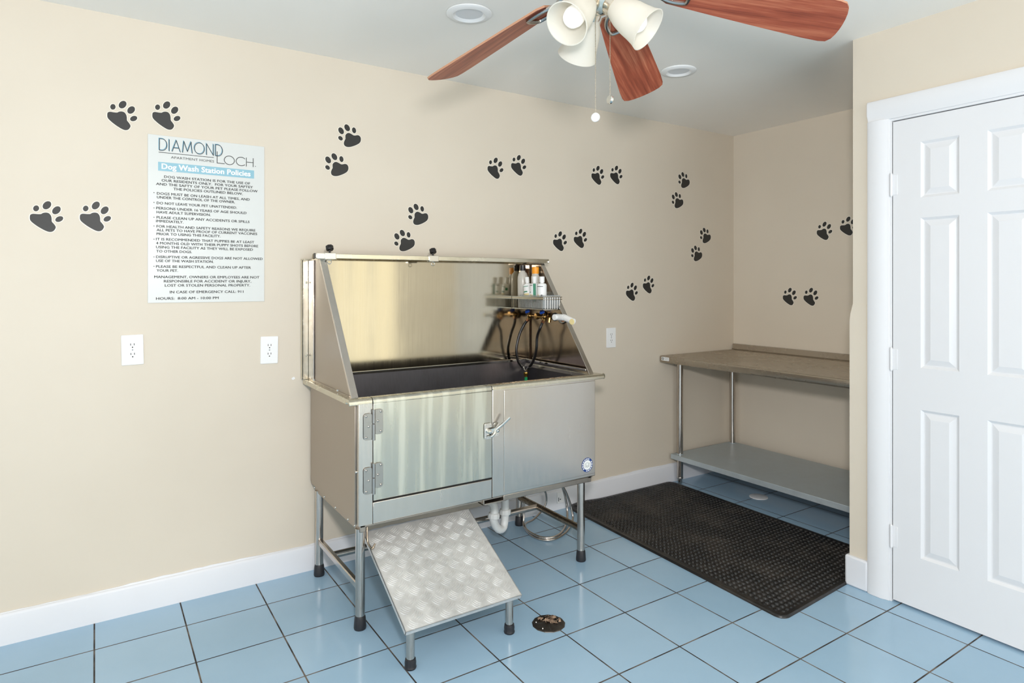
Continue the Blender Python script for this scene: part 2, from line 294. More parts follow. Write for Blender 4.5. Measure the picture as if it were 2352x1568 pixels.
PT={"hoseL":[[-1.95,-0.1451,1.1609],[-1.9685,-0.125,1.1266],[-1.9959,-0.118,1.0716],[-2.0163,-0.118,0.9954],[-2.0089,-0.12,0.9349],[-1.9919,-0.125,0.9029],[-1.975,-0.1302,0.8829]],"hoseR":[[-1.95,-0.2845,1.1581],[-1.975,-0.2872,1.1194],[-1.975,-0.2591,1.0709],[-1.975,-0.251,1.0045],[-1.975,-0.2348,0.956],[-1.975,-0.206,0.9176],[-1.975,-0.1727,0.8877]],"Y":[-1.975,-0.1516,0.8733],"brass":[-1.975,-0.1516,0.8564],"green0":[-1.975,-0.1516,0.8372],"green1":[-1.975,-0.1516,0.7915],"flange":[-1.92,-0.1654,1.1755],"vl":[-1.95,-0.1493,1.1829],"vr":[-1.95,-0.2884,1.177],"hl":[-1.965,-0.1582,1.1957],"hr":[-1.965,-0.305,1.2013],"blk":[-1.93,-0.3317,1.1783],"wh0":[-1.94,-0.3718,1.1803],"wh1":[-1.93,-0.437,1.1829],"wh2":[-1.93,-0.5018,1.1636],"br2":[-1.94,-0.3296,1.1576],"bask":[[-2.01,-0.0645,1.286],[-2.01,-0.382,1.2733],[-1.925,-0.3898,1.2722],[-2.01,-0.0645,1.2299],[-1.925,-0.386,1.2149]],"tall":[[-1.965,-0.0939,1.2274],[-1.965,-0.0939,1.4253],[-1.965,-0.0939,1.457]],"orange":[[-1.95,-0.187,1.2299],[-1.95,-0.187,1.4],[-1.95,-0.187,1.4359]],"s1":[[-1.985,-0.1996,1.2429],[-1.985,-0.1745,1.3641],[-1.985,-0.1745,1.3903]],"s2":[[-1.99,-0.2641,1.2448],[-1.99,-0.2479,1.3663],[-1.99,-0.2519,1.3944]],"s3":[[-1.985,-0.3285,1.2465],[-1.985,-0.3207,1.3638],[-1.985,-0.3207,1.3915]],"tub":[[-1.99,-0.1734,1.29],[-1.99,-0.374,1.2887],[-1.94,-0.3527,1.2924],[-1.99,-0.1902,1.2261],[-1.99,-0.3892,1.2301]],"ptr":[[-2.2071,-0.3,0.2802],[-2.2071,-0.3,0.1953],[-2.2098,-0.3,0.14],[-2.2267,-0.31,0.1088],[-2.2566,-0.32,0.1117],[-2.2861,-0.33,0.1431],[-2.3025,-0.34,0.1823],[-2.2974,-0.34,0.2205],[-2.303,-0.32,0.2418],[-2.3139,-0.27,0.2514]],"coilA":[[-1.7669,-0.2,0.2417],[-1.7265,-0.2,0.1582],[-1.695,-0.2,0.078],[-1.7031,-0.222,0.012],[-1.8501,-0.3384,0.008],[-1.9708,-0.3634,0.008],[-2.0151,-0.2794,0.008],[-1.9867,-0.1516,0.012],[-1.968,-0.12,0.0586],[-1.9651,-0.12,0.143],[-1.9622,-0.12,0.2202]],"coilB":[[-1.7406,-0.17,0.2145],[-1.7155,-0.17,0.1354],[-1.7076,-0.18,0.0496],[-1.7678,-0.2447,0.008],[-1.9167,-0.3601,0.018],[-1.9979,-0.3345,0.018],[-2.0104,-0.2197,0.02],[-1.9675,-0.1363,0.02],[-1.8781,-0.085,0.01],[-1.7977,-0.05,0.0308],[-1.7632,-0.05,0.0723],[-1.7706,-0.06,0.1273],[-1.804,-0.08,0.1967]],"knobs":[[-3.0822,-0.2,1.4865],[-2.5727,-0.2,1.4883]],"kn2":[[-3.0822,-0.2,1.5042],[-2.5656,-0.2,1.5079]],"h1":[[-3.0388,-0.67,0.8612],[-3.0549,-0.67,0.7539]],"h2":[[-3.0478,-0.67,0.6505],[-3.0567,-0.67,0.5429]],"latch":[[-2.549,-0.68,0.7453],[-2.5158,-0.68,0.6785],[-2.5291,-0.68,0.7106],[-2.4934,-0.68,0.7099],[-2.4912,-0.68,0.7249],[-2.4731,-0.68,0.7399],[-2.4435,-0.68,0.7691],[-2.5069,-0.68,0.6907],[-2.5358,-0.68,0.6888]],"sticker":[[-1.9692,-0.672,0.4749],[-2.0046,-0.672,0.4804],[-1.9692,-0.672,0.5086]],"bout":[[-1.6569,-0.015,0.1019],[-1.6109,-0.015,0.0412]],"lab":[[-0.782,-0.0228,0.8591],[-0.782,-0.104,0.8353]],"chain":[[-2.8165,-1.7128,1.8119],[-2.7864,-1.7391,1.8606]]}
H = 2.447
DWX = -1.1207                     # plane of the wall with the door
# ================================================================ ROOM
struct(MB().box((-8.3, -8.3, -.06), (.1, .1, 0)).build('floor', M['tile']))
struct(MB().box((-8.3, -8.3, H), (.1, .1, H+.06)).build('ceiling', M['ceiling']))
struct(MB().box((-8.3, 0, 0), (.1, .1, H)).build('wall_back', M['wall']))
struct(MB().box((0, -1.6, 0), (.1, 0, H)).build('wall_alcove', M['wall']))
b = MB()
b.box((DWX, -1.66, 0), (DWX+.1, -1.5, H)).box((DWX, -2.285, 2.05), (DWX+.1, -1.66, H)).box((DWX, -3.85, 0), (DWX+.1, -2.285, H))
b.box((DWX, -6.35, 0), (DWX+.1, -3.85, .08)).box((DWX, -6.35, 2.17), (DWX+.1, -3.85, H)).box((DWX, -8.2, 0), (DWX+.1, -6.35, H))
b.box((DWX+.1, -1.6, 0), (0, -1.5, H))
b.prism([(-1.56, 0), (-1.4855, 0), (-1.4855, 1.19), (-1.489, 1.22), (-1.4995, 1.262), (-1.56, 1.262)], ((DWX-.0015, 0, 0), (0, 1, 0), (0, 0, 1), (1, 0, 0)), 0, .09)
struct(b.build('wall_right', M['wall']))
b = MB(); b.box((-8.3, -8.2, 0), (-8.2, -6.5, H)).box((-8.3, -2.5, 0), (-8.2, 0, H)).box((-8.3, -6.5, 0), (-8.2, -2.5, .18)).box((-8.3, -6.5, 2.32), (-8.2, -2.5, H))
struct(b.build('wall_left', M['wall']))
b = MB(); b.box((-8.3, -8.3, 0), (-5.5, -8.2, H)).box((-1.3, -8.3, 0), (DWX+.1, -8.2, H)).box((-5.5, -8.3, 0), (-1.3, -8.2, .18)).box((-5.5, -8.3, 2.32), (-1.3, -8.2, H))
struct(b.build('wall_front', M['wall']))
b = MB()
for y in (-3.85, -4.68, -5.5, -6.29): b.box((DWX+.02, y-.06, .08), (DWX+.07, y, 2.17))
for z in (.08, 2.11): b.box((DWX+.02, -6.35, z), (DWX+.07, -3.85, z+.06))
struct(b.build('window_1', M['trim']))
b = MB()
for x in (-5.5, -4.12, -2.74, -1.36): b.box((x, -8.28, .18), (x+.06, -8.23, 2.32))
for z in (.18, 2.26): b.box((-5.5, -8.28, z), (-1.3, -8.23, z+.06))
struct(b.build('added_window_rear', M['trim']))  # unseen rear window, added to go with the fill light
b = MB()
for y in (-6.5, -5.19, -3.87, -2.56): b.box((-8.28, y, .18), (-8.23, y+.06, 2.32))
for z in (.18, 2.26): b.box((-8.28, -6.5, z), (-8.23, -2.5, z+.06))
struct(b.build('added_window_left', M['trim']))  # unseen left window, added so fill light reaches the alcove
# baseboards, with the uneven caulk bead along their top edge
def base(name, pts, h=.118, t=.0147, seed=1):
    rnd = random.Random(seed); b = MB()
    (x0, y0), (x1, y1) = pts; d = Vector((x1-x0, y1-y0, 0)); L = d.length; d.normalize(); nrm = Vector((d.y, -d.x, 0))
    prof = [(0, 0), (t, 0), (t, h-.012), (t-.003, h-.004), (t-.008, h), (0, h)]
    b.prism([(a, c) for a, c in prof], ((x0, y0, 0), nrm, (0, 0, 1), d), 0, L)
    # bead of old paint and caulk
    n = int(L/.03); hh = [h+.003+.0035*rnd.random()+.003*math.sin(i*.21+seed) for i in range(n+1)]
    vs = []; fs = []
    for i in range(n+1):
        p = Vector((x0, y0, 0))+d*(L*i/n)
        vs += [p+nrm*(t-.006)+Vector((0, 0, h-.006)), p+nrm*.004+Vector((0, 0, hh[i])), p+Vector((0, 0, hh[i]))]
    for i in range(n): fs += [(i*3, i*3+3, i*3+4, i*3+1), (i*3+1, i*3+4, i*3+5, i*3+2)]
    b.add(vs, fs); return struct(b.build(name, M['base'], smooth=.9))
base('baseboard_back', ((-8.2, 0), (0, 0)), seed=1)
base('baseboard_alcove', ((0, -.0147), (0, -1.5)), seed=2)
b = MB(); b.box((DWX-.016, -1.572, 0), (DWX+.05, -1.470, .135)); struct(b.build('baseboard_right', M['base'], bevel=.009, seg=3))
base('baseboard_left', ((-8.2, -8.2), (-8.2, -.0147)), seed=3)
base('baseboard_far', ((DWX, -2.38), (DWX, -3.85)), seed=4)
# door casing
b = MB(); t = .019
prof = [(0, 0), (0, t*.7), (.012, t), (.06, t), (.078, t*.6), (.09, t*.45), (.09, 0)]
b.prism(prof, ((DWX, -1.570, 0), (0, -1, 0), (-1, 0, 0), (0, 0, 1)), 0, 2.06)
b.prism(prof, ((DWX, -2.375, 0), (0, 1, 0), (-1, 0, 0), (0, 0, 1)), 0, 2.06)
b.prism(prof, ((DWX, 0, 2.147), (0, 0, -1), (-1, 0, 0), (0, 1, 0)), -2.375, -1.570)
b.box((DWX-.004, -1.668, 0), (DWX+.06, -1.655, 2.05)).box((DWX-.004, -2.29, 0), (DWX+.06, -2.277, 2.05)).box((DWX-.004, -2.29, 2.047), (DWX+.06, -1.655, 2.058))
struct(b.build('trim_1', M['trim'], bevel=.0015))
# six-panel door
root = bpy.data.objects.new('door_1', None); COL.objects.link(root); root.location = (DWX, -1.67, 0); root['kind'] = 'structure'
y0, y1 = -2.272, -1.671; zt = 2.043; zb = .010
X = DWX
b = MB(); b.box((X+.010, y0, zb), (X+.035, y1, zt))
ys = [y1, -1.780, -1.920, -2.015, -2.158, y0]; rows = [(1.94, 1.709), (1.626, 1.007), (.835, .222)]
for a, c in ((ys[0], ys[1]), (ys[2], ys[3]), (ys[4], ys[5])): b.box((X, a, zb), (X+.012, c, zt))
zz = [(zt, 1.94), (1.709, 1.626), (1.007, .835), (.222, zb)]
for a, c in ((ys[1], ys[2]), (ys[3], ys[4])):
    for q, r in zz: b.box((X, a, r), (X+.012, c, q))
    for q, r in rows:
        ya, yc = min(a, c), max(a, c); e = .010; k = .036
        R = lambda i: [(ya+i, r+i), (yc-i, r+i), (yc-i, q-i), (ya+i, q-i)]
        ring = [(0, .0002), (e, .0085), (e+.004, .0085), (k, .0015), (k+.0005, .0015)]
        vs = []
        for i, d in ring: vs += [(X+d, yy, z) for yy, z in R(i)]
        fs = [(j*4+i, j*4+(i+1) % 4, j*4+4+(i+1) % 4, j*4+4+i) for j in range(len(ring)-1) for i in range(4)]
        fs.append((16, 17, 18, 19)); b.add(vs, fs)
b.build('door_slab', M['door'], root, smooth=.2)
for z in (1.775, 1.033, .279):
    hb = MB(); hb.tube([(X-.0065, -1.6675, z-.045), (X-.0065, -1.6675, z+.045)], .0062, 12)
    hb.box((X-.0025, -1.690, z-.043), (X+.0005, -1.6675, z+.043)); hb.box((X-.0055, -1.6675, z-.043), (X-.003, -1.652, z+.043))
    for k in (-.046, .046): hb.sphere((X-.0065, -1.6675, z+k), .0058, 0, 8)
    o = hb.build('hinge', M['trim'], root, bevel=.001)
MB().box((X+.002, y1+.0005, zb), (X+.03, y1+.003, zt)).build('hinge_gap', M['slot'], root)

# ================================================================ CEILING LIGHTS
for i, (x, y, r) in enumerate(((-2.703, -.806, .092), (-1.463, -.789, .089))):
    t = thing('ceiling_downlight', (x, y, H), ['round white recessed ceiling light, the larger one left of the fan blades', 'round white recessed ceiling light beside the tip of the middle fan blade'][i], 'ceiling light', 'recessed ceiling lights')
    MB().lathe([(r, -.001), (r, -.005), (r*.93, -.010), (r*.72, -.012), (r*.66, -.008), (r*.60, -.0035), (r*.60, -.001)], (x, y, H), n=48).build('trim_ring', M['white'], t)
    MB().lathe([(0.0001, -.0028), (r*.61, -.0028)], (x, y, H), n=48).build('lens', M['lens'], t)

# ================================================================ CEILING FAN
hx, hy = -2.806, -1.722
fan = thing('ceiling_fan', (hx, hy, H), 'five-blade ceiling fan with reddish wood blades and three frosted glass lamp shades', 'ceiling fan')
MB().lathe([(.0001, 0), (.07, 0), (.068, -.03), (.045, -.05), (.018, -.055)], (hx, hy, H)).build('canopy', M['nickel'], fan)
MB().tube([(hx, hy, H-.04), (hx, hy, 2.29)], .012).build('downrod', M['nickel'], fan)
MB().lathe([(.02, 2.30), (.06, 2.295), (.098, 2.275), (.105, 2.25), (.105, 2.225), (.09, 2.205), (.055, 2.195), (.05, 2.19)], (hx, hy, 0), n=40).build('motor_housing', M['nickel'], fan)
MB().lathe([(.05, 2.196), (.052, 2.18), (.046, 2.14), (.036, 2.115), (.022, 2.10), (.008, 2.093), (.0001, 2.092)], (hx, hy, 0), n=32).build('switch_housing', M['pale_nickel'], fan)
TH0, PH, DR, R, Z0 = 1.860, -.311, .237, .628, 2.202
for k in range(5):
    a = TH0-2*PI/5*k
    u = Vector((math.cos(a), math.sin(a), -DR)); nn = Vector((-math.sin(a), math.cos(a), 0))
    W = nn*math.cos(PH)+Vector((0, 0, math.sin(PH))); U = u.copy(); N = U.cross(W).normalized()
    o = Vector((hx, hy, Z0))
    # outline: (r, s)
    pl = []
    w0, w1, r0, r1 = .052, .0765, .165, R+.008
    pl += [(r0, -w0*.75), (r0+.02, -w0)]; pl += [(r0+(r1-.03-r0)*t, -(w0+(w1-w0)*min(1, t*1.15))) for t in (.3, .6, .9, 1)]
    pl += [(r1-.012, -w1+.004), (r1-.002, -w1+.018)] + [(r1+.006*(1-(q/.055)**2), q) for q in (-.04, -.02, 0, .02, .04)] + [(r1-.002, w1-.018), (r1-.012, w1-.004)]
    pl += [(r0+(r1-.03-r0)*t, (w0+(w1-w0)*min(1, t*1.15))) for t in (1, .9, .6, .3)] + [(r0+.02, w0), (r0, w0*.75)]
    b = MB(); n = len(pl); vs = [o+U*p+W*q+N*.003 for p, q in pl]+[o+U*p+W*q-N*.003 for p, q in pl]
    b.add(vs, [tuple(range(n)), tuple(range(n, 2*n))[::-1]], 0); b.add(vs, [(i, (i+1) % n, n+(i+1) % n, n+i) for i in range(n)], 1)
    bl = b.build('blade', [M['wood'], M['brown_edge']], fan, smooth=.5)
    uvl = bl.data.uv_layers.new(name='UVMap')
    for lp in bl.data.loops:
        co = bl.data.vertices[lp.vertex_index].co + Vector((hx, hy, H)) - o
        uvl.data[lp.index].uv = (co.dot(U)/U.length_squared+k*3.1, co.dot(W)+k*1.7)
    # bracket: arm from the motor and a loop under the blade root
    dn = N if N.z < 0 else -N
    P = lambda r, s, d=.008: o+U*r+W*s+dn*d
    b = MB(); loop = [P(.150, 0), P(.160, .022), P(.19, .034), P(.225, .033), P(.240, .022), P(.240, -.022), P(.225, -.033), P(.19, -.034), P(.160, -.022)]
    cl = spline(loop+[loop[0]], 4)[:-1]; b.tube(cl, .0064, 8, closed=True)
    b.tube([Vector((hx, hy, 2.215))+Vector((math.cos(a), math.sin(a), 0))*.07, Vector((hx, hy, 2.19))+Vector((math.cos(a), math.sin(a), 0))*.11, P(.155, 0, .009)], [.016, .013, .009], 10)
    b.sphere(P(.20, .034, .006), .006, 0, 8); b.sphere(P(.20, -.034, .006), .006, 0, 8)
    b.build('blade_bracket', M['nickel'], bl)
lx, ly, lz = hx-.007, hy+.006, 2.110
for k in range(3):
    a = math.radians((-57, 74.4, 194.4)[k]); tl = math.radians((50, 48.3, 48.3)[k]); h = Vector((math.cos(a), math.sin(a), 0))
    ax = h*math.sin(tl)-Vector((0, 0, math.cos(tl))); o = Vector((lx, ly, lz))+h*.045
    prof = [(.026, 0), (.031, .010), (.041, .035), (.047, .062), (.050, .088), (.0535, .108), (.059, .124)]
    inn = [(r-.0028, z) for r, z in prof][::-1]
    b = MB().lathe(prof+inn, o, ax, 40); sh = b.build('lamp_shade', M['frost'], fan, smooth=1.2)
    MB().lathe([(.0001, -.026), (.016, -.026), (.020, -.018), (.0285, -.016), (.0295, -.012), (.0295, .004), (.027, .005)], o, ax, 28).build('lamp_socket', M['pale_nickel'], sh)
    MB().lathe([(.012, .0), (.012, .03), (.018, .044), (.0265, .064), (.0285, .082), (.0245, .098), (.014, .108), (.0001, .111)], o, ax, 24).build('light_bulb', M['bulb'], sh)
    MB().tube(spline([Vector((lx, ly, 2.135))+h*.02, Vector((lx, ly, 2.135))+h*.045, o-ax*.022], 5), .008, 10).build('lamp_arm', M['pale_nickel'], fan)
rt = Vector((.8363, -.5483, 0))
for d, z1 in ((-.014, 1.812), (.026, 1.861)):
    p = Vector((hx, hy, 0))+rt*d; b = MB(); z = 2.125
    while z > z1+.012: b.sphere((p.x, p.y, z), .0017, 0, 6); z -= .0042
    b.tube([(p.x, p.y, 2.125), (p.x, p.y, z1+.01)], .0005, 5)
    ch = b.build('pull_chain', M['pale_nickel'], fan)
    fwd = Vector((.548, .836, 0)); tx = (fwd*math.cos(.5 if d < 0 else 1.05)+rt*math.sin(.5 if d < 0 else 1.05))
    MB().lathe([(.0001, -.004), (.010, -.004), (.0125, -.002), (.0125, .002), (.010, .004), (.0001, .004)], (p.x, p.y, z1), tx, 20).build('pendant', M['chrome'] if d > 0 else M['pvc'], ch)

# ================================================================ WALL DECALS
def paw(name, cx, cz, shape, wall, label, group):
    if wall == 'back': fr = ((cx, 0, cz), (1, 0, 0), (0, 0, 1), (0, -1, 0))
    else: fr = ((0, cx, cz), (0, -1, 0), (0, 0, 1), (-1, 0, 0))
    b = MB()
    for poly in shape:
        P = [Vector((u, v)) for u, v in poly]; n = len(P)
        if len(P) > 16: P = [Vector((q.x, q.y)) for q in spline([(p.x, p.y, 0) for p in P]+[(P[0].x, P[0].y, 0)], 3)[:-1]]; n = len(P)
        ar = sum(P[i].x*P[(i+1) % n].y-P[(i+1) % n].x*P[i].y for i in range(n)); sg = 1 if ar > 0 else -1
        Q = []
        for i in range(n):
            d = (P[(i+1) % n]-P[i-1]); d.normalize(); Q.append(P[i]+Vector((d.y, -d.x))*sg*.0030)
        b.prism([tuple(q) for q in Q], fr, 0.0003, .0010, 1); b.prism([tuple(q) for q in P], fr, .0005, .0022, 0)  # outer prism is the painted halo, inner one the vinyl
    return tag(b.build(name, [M['vinyl'], M['pawhalo']]), label, 'wall decal', group)

LA = ['black paw print above the top left corner of the sign, left one of its pair', 'black paw print just above the policies sign, right one of its pair',
 'leftmost black paw print on the wall, left of the sign', 'black paw print between the leftmost paw print and the sign edge',
 'black paw print high above the tub, left one of the pair right of centre', 'black paw print high above the tub, right one of the pair under the fan',
 'black paw print left of its twin, high on the wall right of the fan chains', 'black paw print right of its twin, high on the wall right of the fan chains',
 'black paw print left of its twin, just above the tub right corner', 'black paw print right of its twin, just above the tub right corner',
 'black paw print above the right outlet, lower left one of its pair', 'black paw print above the right outlet, upper right one of its pair']
LB = ['black paw print tilted left, upper one of the pair right of the sign', 'black paw print tilted left, lower one of the pair right of the sign',
 'black paw print tilted left above the middle tub clamp, upper one of its pair', 'black paw print tilted left just above the tub top rail, lower one of its pair',
 'small black paw print near the room corner, topmost of the four tilted left', 'small black paw print near the room corner, second from top of the four tilted left',
 'small black paw print nearest the room corner, third from top of four', 'small black paw print near the room corner, lowest of the four tilted left']
LC = ['black paw print above the steel table, left one of the lower alcove pair', 'black paw print above the steel table, right one of the lower alcove pair',
 'black paw print on the alcove wall, left one of the upper pair', 'black paw print on the alcove wall cut off by the door wall edge']
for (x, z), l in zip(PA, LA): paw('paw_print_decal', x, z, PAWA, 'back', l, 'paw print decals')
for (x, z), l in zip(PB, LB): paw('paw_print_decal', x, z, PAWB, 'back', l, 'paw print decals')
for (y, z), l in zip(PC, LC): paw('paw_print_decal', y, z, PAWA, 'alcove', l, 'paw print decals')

# ================================================================ SIGN
sg = thing('policy_sign', (-3.551, 0, 1.274), 'white rectangular sign listing dog wash station policies, on the wall left of the tub', 'sign')
MB().box((-3.783, -.004, 1.274), (-3.3205, -.0005, 1.9785)).build('sign_board', M['signw'], sg, bevel=.0008)
def text_mesh(t, x0, x1, z, cap, bold=0):
    c = bpy.data.curves.new('lettering', 'FONT'); c.body = t; c.size = 1; c.offset = bold; c.resolution_u = 2; c.fill_mode = 'FRONT'
    o = bpy.data.objects.new('lettering', c); COL.objects.link(o); bpy.context.view_layer.update()
    me = bpy.data.meshes.new_from_object(o); bpy.data.objects.remove(o, do_unlink=True)
    xs = [v.co.x for v in me.vertices]; lo, hi = min(xs), max(xs); k = (x1-x0)/(hi-lo); s = cap/.69
    vs = [((v.co.x-lo)*k+x0, v.co.y*s+z) for v in me.vertices]; fs = [tuple(p.vertices) for p in me.polygons]
    bpy.data.meshes.remove(me); return vs, fs
def flat(name, vsfs, y, m, parent):
    b = MB()
    for q_, (vs, fs) in enumerate(vsfs): b.add([(x, y-.00004*(q_ % 8), z) for x, z in vs], fs)
    return b.build(name, m, parent, smooth=.1)
tx = [text_mesh(t, x0+k*.00022, x1+k*.00022, z+j*.00016, .0104, 0) for t, x0, x1, z in LINES for k, j in ((-1.6, -1), (-.5, 1), (.6, -1), (1.6, 1))]
bu = MB()
fl_ = flat('policy_lettering', tx, -.0046, M['ink'], sg)
for x, z in BUL: MB().lathe([(.0001, 0), (.0019, 0)], (x+.001, -.0046, z), (0, -1, 0), 10).build('bullet_mark', M['ink'], sg)
L = LOGO
MB().box((L['b0'][0], -.0047, L['b2'][1]), (L['b1'][0], -.0041, L['b0'][1])).build('title_banner', M['banner'], sg)
flat('title_lettering', [text_mesh('Dog Wash Station Policies', L['t0'][0]+k*.0010, L['t1'][0]+k*.0010, (L['t0'][1]+L['t1'][1])/2-.002+j*.0005, .0225, 0) for k in (-1, -.3, .4, 1) for j in (-1, 1)], -.0052, M['white_ink'], sg)
flat('logo_caption', [text_mesh('APARTMENT HOMES', L['a0'][0], L['a1'][0], (L['a0'][1]+L['a1'][1])/2, .0100, 0)], -.0046, M['ink'], sg)
arc = lambda cx, cy, rx, ry, a0, a1, n=20: [(cx+rx*math.cos(a0+(a1-a0)*i/n), cy+ry*math.sin(a0+(a1-a0)*i/n)) for i in range(n+1)]
G = {'D': (.72, [[(0, 0), (0, 1)], [(0, 1), (.25, 1)]+arc(.25, .5, .47, .5, PI/2, -PI/2)+[(0, 0)]]), 'I': (.06, [[(0, 0), (0, 1)]]),
     'A': (.8, [[(0, 0), (.4, 1), (.8, 0)], [(.14, .33), (.66, .33)]]), 'M': (.95, [[(0, 0), (.12, 1), (.475, .12), (.83, 1), (.95, 0)]]),
     'O': (1.0, [arc(.5, .5, .5, .5, 0, 2*PI, 36)]), 'N': (.7, [[(0, 0), (0, 1), (.7, 0), (.7, 1)]]), 'C': (.85, [arc(.5, .5, .5, .5, .75, 2*PI-.75, 30)]),
     'H': (.7, [[(0, 0), (0, 1)], [(.7, 0), (.7, 1)], [(0, .5), (.7, .5)]]), 'L': (.55, [[(0, 1), (0, 0), (.55, 0)]])}
def strokes(word, x0, x1, z, cap, wd, gap=.22):
    tot = sum(G[c][0] for c in word)+gap*(len(word)-1); k = (x1-x0)/tot; x = 0; out = []
    for c in word:
        for pl in G[c][1]:
            P = [Vector((x0+(x+p)*k, z+q*cap)) for p, q in pl]
            for i in range(len(P)-1):
                d = P[i+1]-P[i]
                if d.length < 1e-6: continue
                d.normalize(); nn = Vector((-d.y, d.x))*wd/2; e = d*wd*.3
                out.append(([tuple(P[i]-nn-e), tuple(P[i+1]-nn+e), tuple(P[i+1]+nn+e), tuple(P[i]+nn-e)], [(0, 1, 2, 3)]))
        x += G[c][0]+gap
    return out
cap = .0485; zb_ = (L['d0'][1]+L['d1'][1])/2-.002
flat('logo_shadow_lettering', strokes('DIAMOND', L['d0'][0]-.0022, L['d1'][0]-.0022, zb_+.0026, cap, .0026), -.0045, M['inkblue'], sg)
flat('logo_lettering', strokes('DIAMOND', L['d0'][0], L['d1'][0], zb_, cap, .0024)+strokes('L', L['l0'][0], L['l0'][0]+.030, L['l0'][1]+.001, .050, .0026)+strokes('OCH', L['o0'][0], L['o1'][0], L['o0'][1]-.002, .038, .0026, .18)
     +[([(L['u0'][0], L['u0'][1]), (L['u1'][0], L['u0'][1]), (L['u1'][0], L['u0'][1]+.0022), (L['u0'][0], L['u0'][1]+.0022)], [(0, 1, 2, 3)])]
     +[([(L['dot'][0], L['o0'][1]), (L['dot'][0]+.003, L['o0'][1]), (L['dot'][0]+.003, L['o0'][1]+.003), (L['dot'][0], L['o0'][1]+.003)], [(0, 1, 2, 3)])], -.0049, M['ink'], sg)

# ================================================================ OUTLETS
def outlet(cx, cz, w, h, tilt, label):
    t = thing('wall_outlet', (cx, 0, cz), label, 'outlet', 'wall outlets')
    fr = ((cx, 0, cz), (math.cos(tilt), 0, math.sin(tilt)), (-math.sin(tilt), 0, math.cos(tilt)), (0, -1, 0))
    MB().prism(rrect(-w/2, -h/2, w/2, h/2, .004), fr, .0005, .006).build('cover_plate', M['white'], t, bevel=.0018)
    for s in (1, -1):
        cy = s*.0195; b = MB()
        b.prism(rrect(-.014, cy-.0145, .014, cy+.0145, .006), fr, .005, .0072, 0)
        for x in (-.0064, .0064): b.prism([(x-.0012, cy-.001), (x+.0012, cy-.001), (x+.0012, cy+.0075), (x-.0012, cy+.0075)], fr, .0070, .0078, 1)
        b.prism([(q[0], q[1]+cy-.0085) for q in arc(0, 0, .0026, .0026, 0, 2*PI, 12)[:-1]], fr, .0070, .0078, 1)
        b.build('receptacle', [M['white'], M['slot']], t)
    MB().prism([(q[0], q[1]) for q in arc(0, 0, .0028, .0028, 0, 2*PI, 12)[:-1]], fr, .006, .0085).build('screw', M['grey'], t)
outlet(-3.8375, 1.0825, .079, .124, .02, 'white duplex outlet below the left edge of the sign, slightly crooked')
outlet(-3.299, 1.051, .077, .125, -.012, 'white duplex outlet on the wall between the sign and the tub')
outlet(-1.215, 1.009, .078, .126, 0, 'white duplex outlet on the wall right of the tub, beyond its sloped guard')
t = thing('baseboard_jack', (-1.634, -.0147, .04), 'small white jack plate on the baseboard behind the tub hose', 'jack plate')
MB().box((-1.658, -.022, .040), (-1.608, -.015, .105)).build('cover_plate', M['white'], t, bevel=.002)
MB().box((-1.650, -.0226, .052), (-1.646, -.0218, .075)).box((-1.640, -.0226, .060), (-1.632, -.0218, .066)).build('port', M['slot'], t)
b = MB(); rnd = random.Random(4); P = [(r*math.cos(a), r*math.sin(a)*.9) for a, r in [(2*PI*i/11, .009*(.6+.6*rnd.random())) for i in range(11)]]
b.prism(P, ((-3.19, 0, .913), (1, 0, 0), (0, 0, 1), (0, -1, 0)), .0003, .002)
tag(b.build('wall_patch', M['white']), 'tiny chip of white filler on the wall just left of the tub', 'patch')
# ================================================================ DOG WASH TUB
x0, x1, yf, yb, zb, zr = -3.113, -1.916, -.665, -.03, .413, .907
tub = thing('dog_wash_tub', ((x0+x1)/2, -.35, 0), 'raised stainless steel dog washing tub with splash guards and a hinged front door', 'dog tub')
S = M['steel']
# legs and stretchers
for lx_, ly_ in ((-3.095, -.63), (-1.977, -.63), (-3.095, -.085), (-1.975, -.085)):
    l = MB().tube([(lx_, ly_, .03), (lx_, ly_, .395)], .0185, 24).build('leg', M['tube'], tub)
    MB().lathe([(.0001, .0005), (.023, .0005), (.0245, .006), (.0235, .02), (.0215, .045), (.0195, .052), (.0190, .053)], (lx_, ly_, 0), n=24).build('rubber_foot', M['rubber'], l)
MB().box((-3.105, -.63, .147), (-3.085, -.085, .175)).build('stretcher', M['tube'], tub, bevel=.004)
MB().tube([(-1.977, -.63, .155), (-1.975, -.085, .155)], .0165, 20).build('stretcher', M['tube_brown'], tub)
MB().tube([(-3.095, -.262, .155), (-1.977, -.262, .155)], .0150, 20).build('stretcher', M['tube'], tub)
# base frame
b = MB()
b.box((-2.447, yf+.003, .388), (x1-.040, yf+.032, .4142)).box((x0+.034, yb-.04, .386), (x1-.040, yb-.02, .4135))
b.box((x0+.008, yf+.010, .384), (x0+.032, yb-.02, .4135)).box((x1-.038, yf+.010, .384), (x1-.016, yb-.02, .4135))
b.build('base_frame', M['steel_side'], tub, bevel=.003)
b = MB(); b.tube(spline([(x1-.045, -.50, .385), (x1-.020, -.50, .372), (x1-.010, -.50, .385), (x1-.010, -.50, .43)], 5), .012, 10)
b.build('frame_bracket', M['tube_brown'], tub)
MB().box((x0+.01, yf+.01, .405), (x1-.01, yb-.01, .411)).build('bottom_panel', M['steel_side'], tub)
